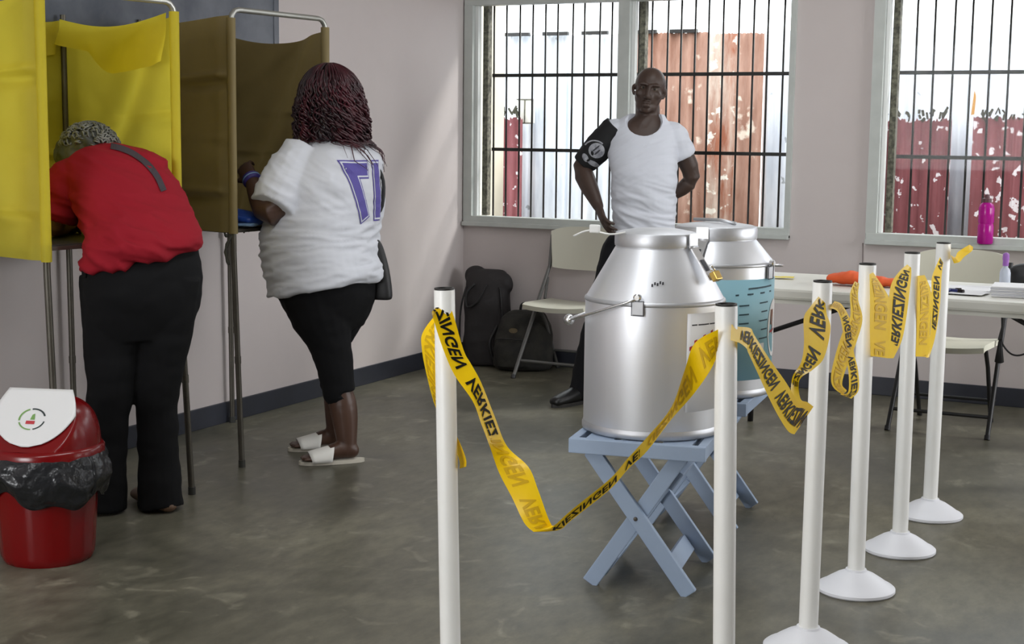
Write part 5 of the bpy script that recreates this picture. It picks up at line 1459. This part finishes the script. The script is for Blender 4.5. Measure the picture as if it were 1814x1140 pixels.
for s_ in 'LR':
    b.tube([Q['hip' + s_], Q['kn' + s_], Q['an' + s_]], [.085, .055, .04])
rput(b.build('body', 'skin_brown', pr, .006, 4))
# trousers
b = Blob()
hp = Q['hem']
hp = hp - RR * .010
b.loft([(hp + UP * .06, RR + UP * .1, RF, .205, .13, .15), (hp - UP * .02, RR + UP * .1, RF, .218, .135, .165), (hp - UP * .12, RR, RF, .218, .13, .165), (hp - UP * .20, RR, RF, .20, .11, .135), (hp - UP * .27, RR, RF, .17, .09, .10)])
for s_ in 'LR':
    k = Q['kn' + s_]; an = Q['an' + s_]; hpj = Q['hip' + s_]
    fl_ = .082 if s_ == 'R' else .076
    b.tube([hpj, hpj.lerp(k, .45), k, k.lerp(an, .55), an - UP * .048 - RF * .012], [.126, .112, .084, .076, fl_ + .004], rnd=False)
trr = rput(b.build('trousers', 'cloth_black', pr, .008, 4, folds(.006, 13, (0, 0, 1), 1.8, 8)))
rput(MB().box(Q['hipL'] + Vector((-.02, -.13, .02)), (.02, .02, .03), None, .004).build('belt_loop', 'cloth_black', pr))
for s_ in 'LR':
    an = Q['an' + s_]; dr = RF; q = lambda t, h: Vector((an.x, an.y, 0)) + dr * t + UP * h
    b = Blob(); b.tube([q(-.070, .026), q(.02, .040), q(.10, .036), q(.175, .028)], [(.034, .022), (.040, .042), (.044, .034), (.036, .024)])
    rput(b.build('shoe', 'shoe_brown', pr, .006, 3, lambda p, n: Vector((p.x, p.y, max(p.z, .003)))))
# red shirt
b = Blob()
b.loft([(hp + UP * .018 - RR * .004, RR + UP * .15, (RF - UP * .10), .226, .145, .172), (hp + UP * .075 - RF * .02 - RR * .008, RR + UP * .10, (RF - UP * .1), .220, .15, .164), sec2('mid', 'back', .208, .150, .140), sec2('back', 'up', .204, .135, .120), sec2('up', 'neck', .190, .105, .095), ((Q['up'] + Q['neck']) / 2, RR, (RF * .5 - UP), .13, .08, .07), sec2('neck', 'head', .075, .062, .050)], e=.9)
for s_ in 'LR':
    a, e = Q['sh' + s_], Q['el' + s_]; d = e - a
    b.tube([a.lerp(Q['up'], .55), a - d * .05, a + d * .35, a + d * .86], [.080, .082, .080, .078], rnd=False)
def rshape(p, n):
    ax = (UP + RR * .25 - RF * .3).normalized()
    amp = .021 - .011 * smooth01(p.z, 1.05, 1.25)
    return p + n * amp * (crease(p, ax, 22, 4.5, 7.0) - .1)
shr = rput(b.build('shirt', 'tee_red', pr, .0075, 4, rshape))
tr3 = BVHTree.FromPolygons([v.co for v in shr.data.vertices], [tuple(p.vertices) for p in shr.data.polygons])
# bag strap across the back
vd = (Q['up'] - CAM).normalized(); xr = vd.cross(UP).normalized(); yr = xr.cross(vd)
px = [(-.005, .078), (.03, .070), (.075, .050), (.12, .015), (.155, -.03), (.178, -.085)]
cl = catmull([(x, y, 0) for x, y in px], 5); wv = .011
vs = []; fq = []
for i, p in enumerate(cl):
    t = (cl[min(i + 1, len(cl) - 1)] - cl[max(i - 1, 0)]).normalized(); nn = Vector((-t.y, t.x, 0))
    vs += [tuple((p + nn * wv)[:2]), tuple((p - nn * wv)[:2])]
    if i: fq.append((2 * i - 2, 2 * i - 1, 2 * i + 1, 2 * i))
sto = rput(decal('bag_strap', vs, fq, tr3, Q['up'], xr, yr, vd, .004, 'strap_grey', pr))
# grey hair
b = Blob(); hh = Q['head'] + UP * .028
b.ell(hh, (.105, .12, .088), RR, RF); b.ell(hh - UP * .03 + RF * .02 - RR * .03, (.09, .11, .08), RR, RF)
rput(b.build('hair', 'hair_grey', pr, .008, 2, folds(.012, 26, (0, 0, 1), 1.0, 6)))
mb = MB(); rnd = random.Random(21)
for i in range(170):
    th = rnd.uniform(0, 1.5); ph = rnd.uniform(0, 2 * pi)
    n_ = RR * sin(th) * cos(ph) + RF * sin(th) * sin(ph) + UP * cos(th)
    p = hh + RR * .103 * sin(th) * cos(ph) + RF * .118 * sin(th) * sin(ph) + UP * .086 * cos(th)
    t1 = n_.orthogonal().normalized(); t2 = n_.cross(t1); a0 = rnd.uniform(0, 6.3); rr_ = rnd.uniform(.007, .012)
    d_ = (t1 * cos(a0) + t2 * sin(a0))
    e_ = n_.cross(d_)
    mb.tube([p + d_ * .032 * (k / 12 - .5) + e_ * rr_ * cos(k * .9) + n_ * (.004 + rr_ * .6 * sin(k * .9)) for k in range(13)], .0032, 5)
o = rput(mb.build('curls', 'hair_silver', pr, smooth=True)); o['kind'] = 'stuff'
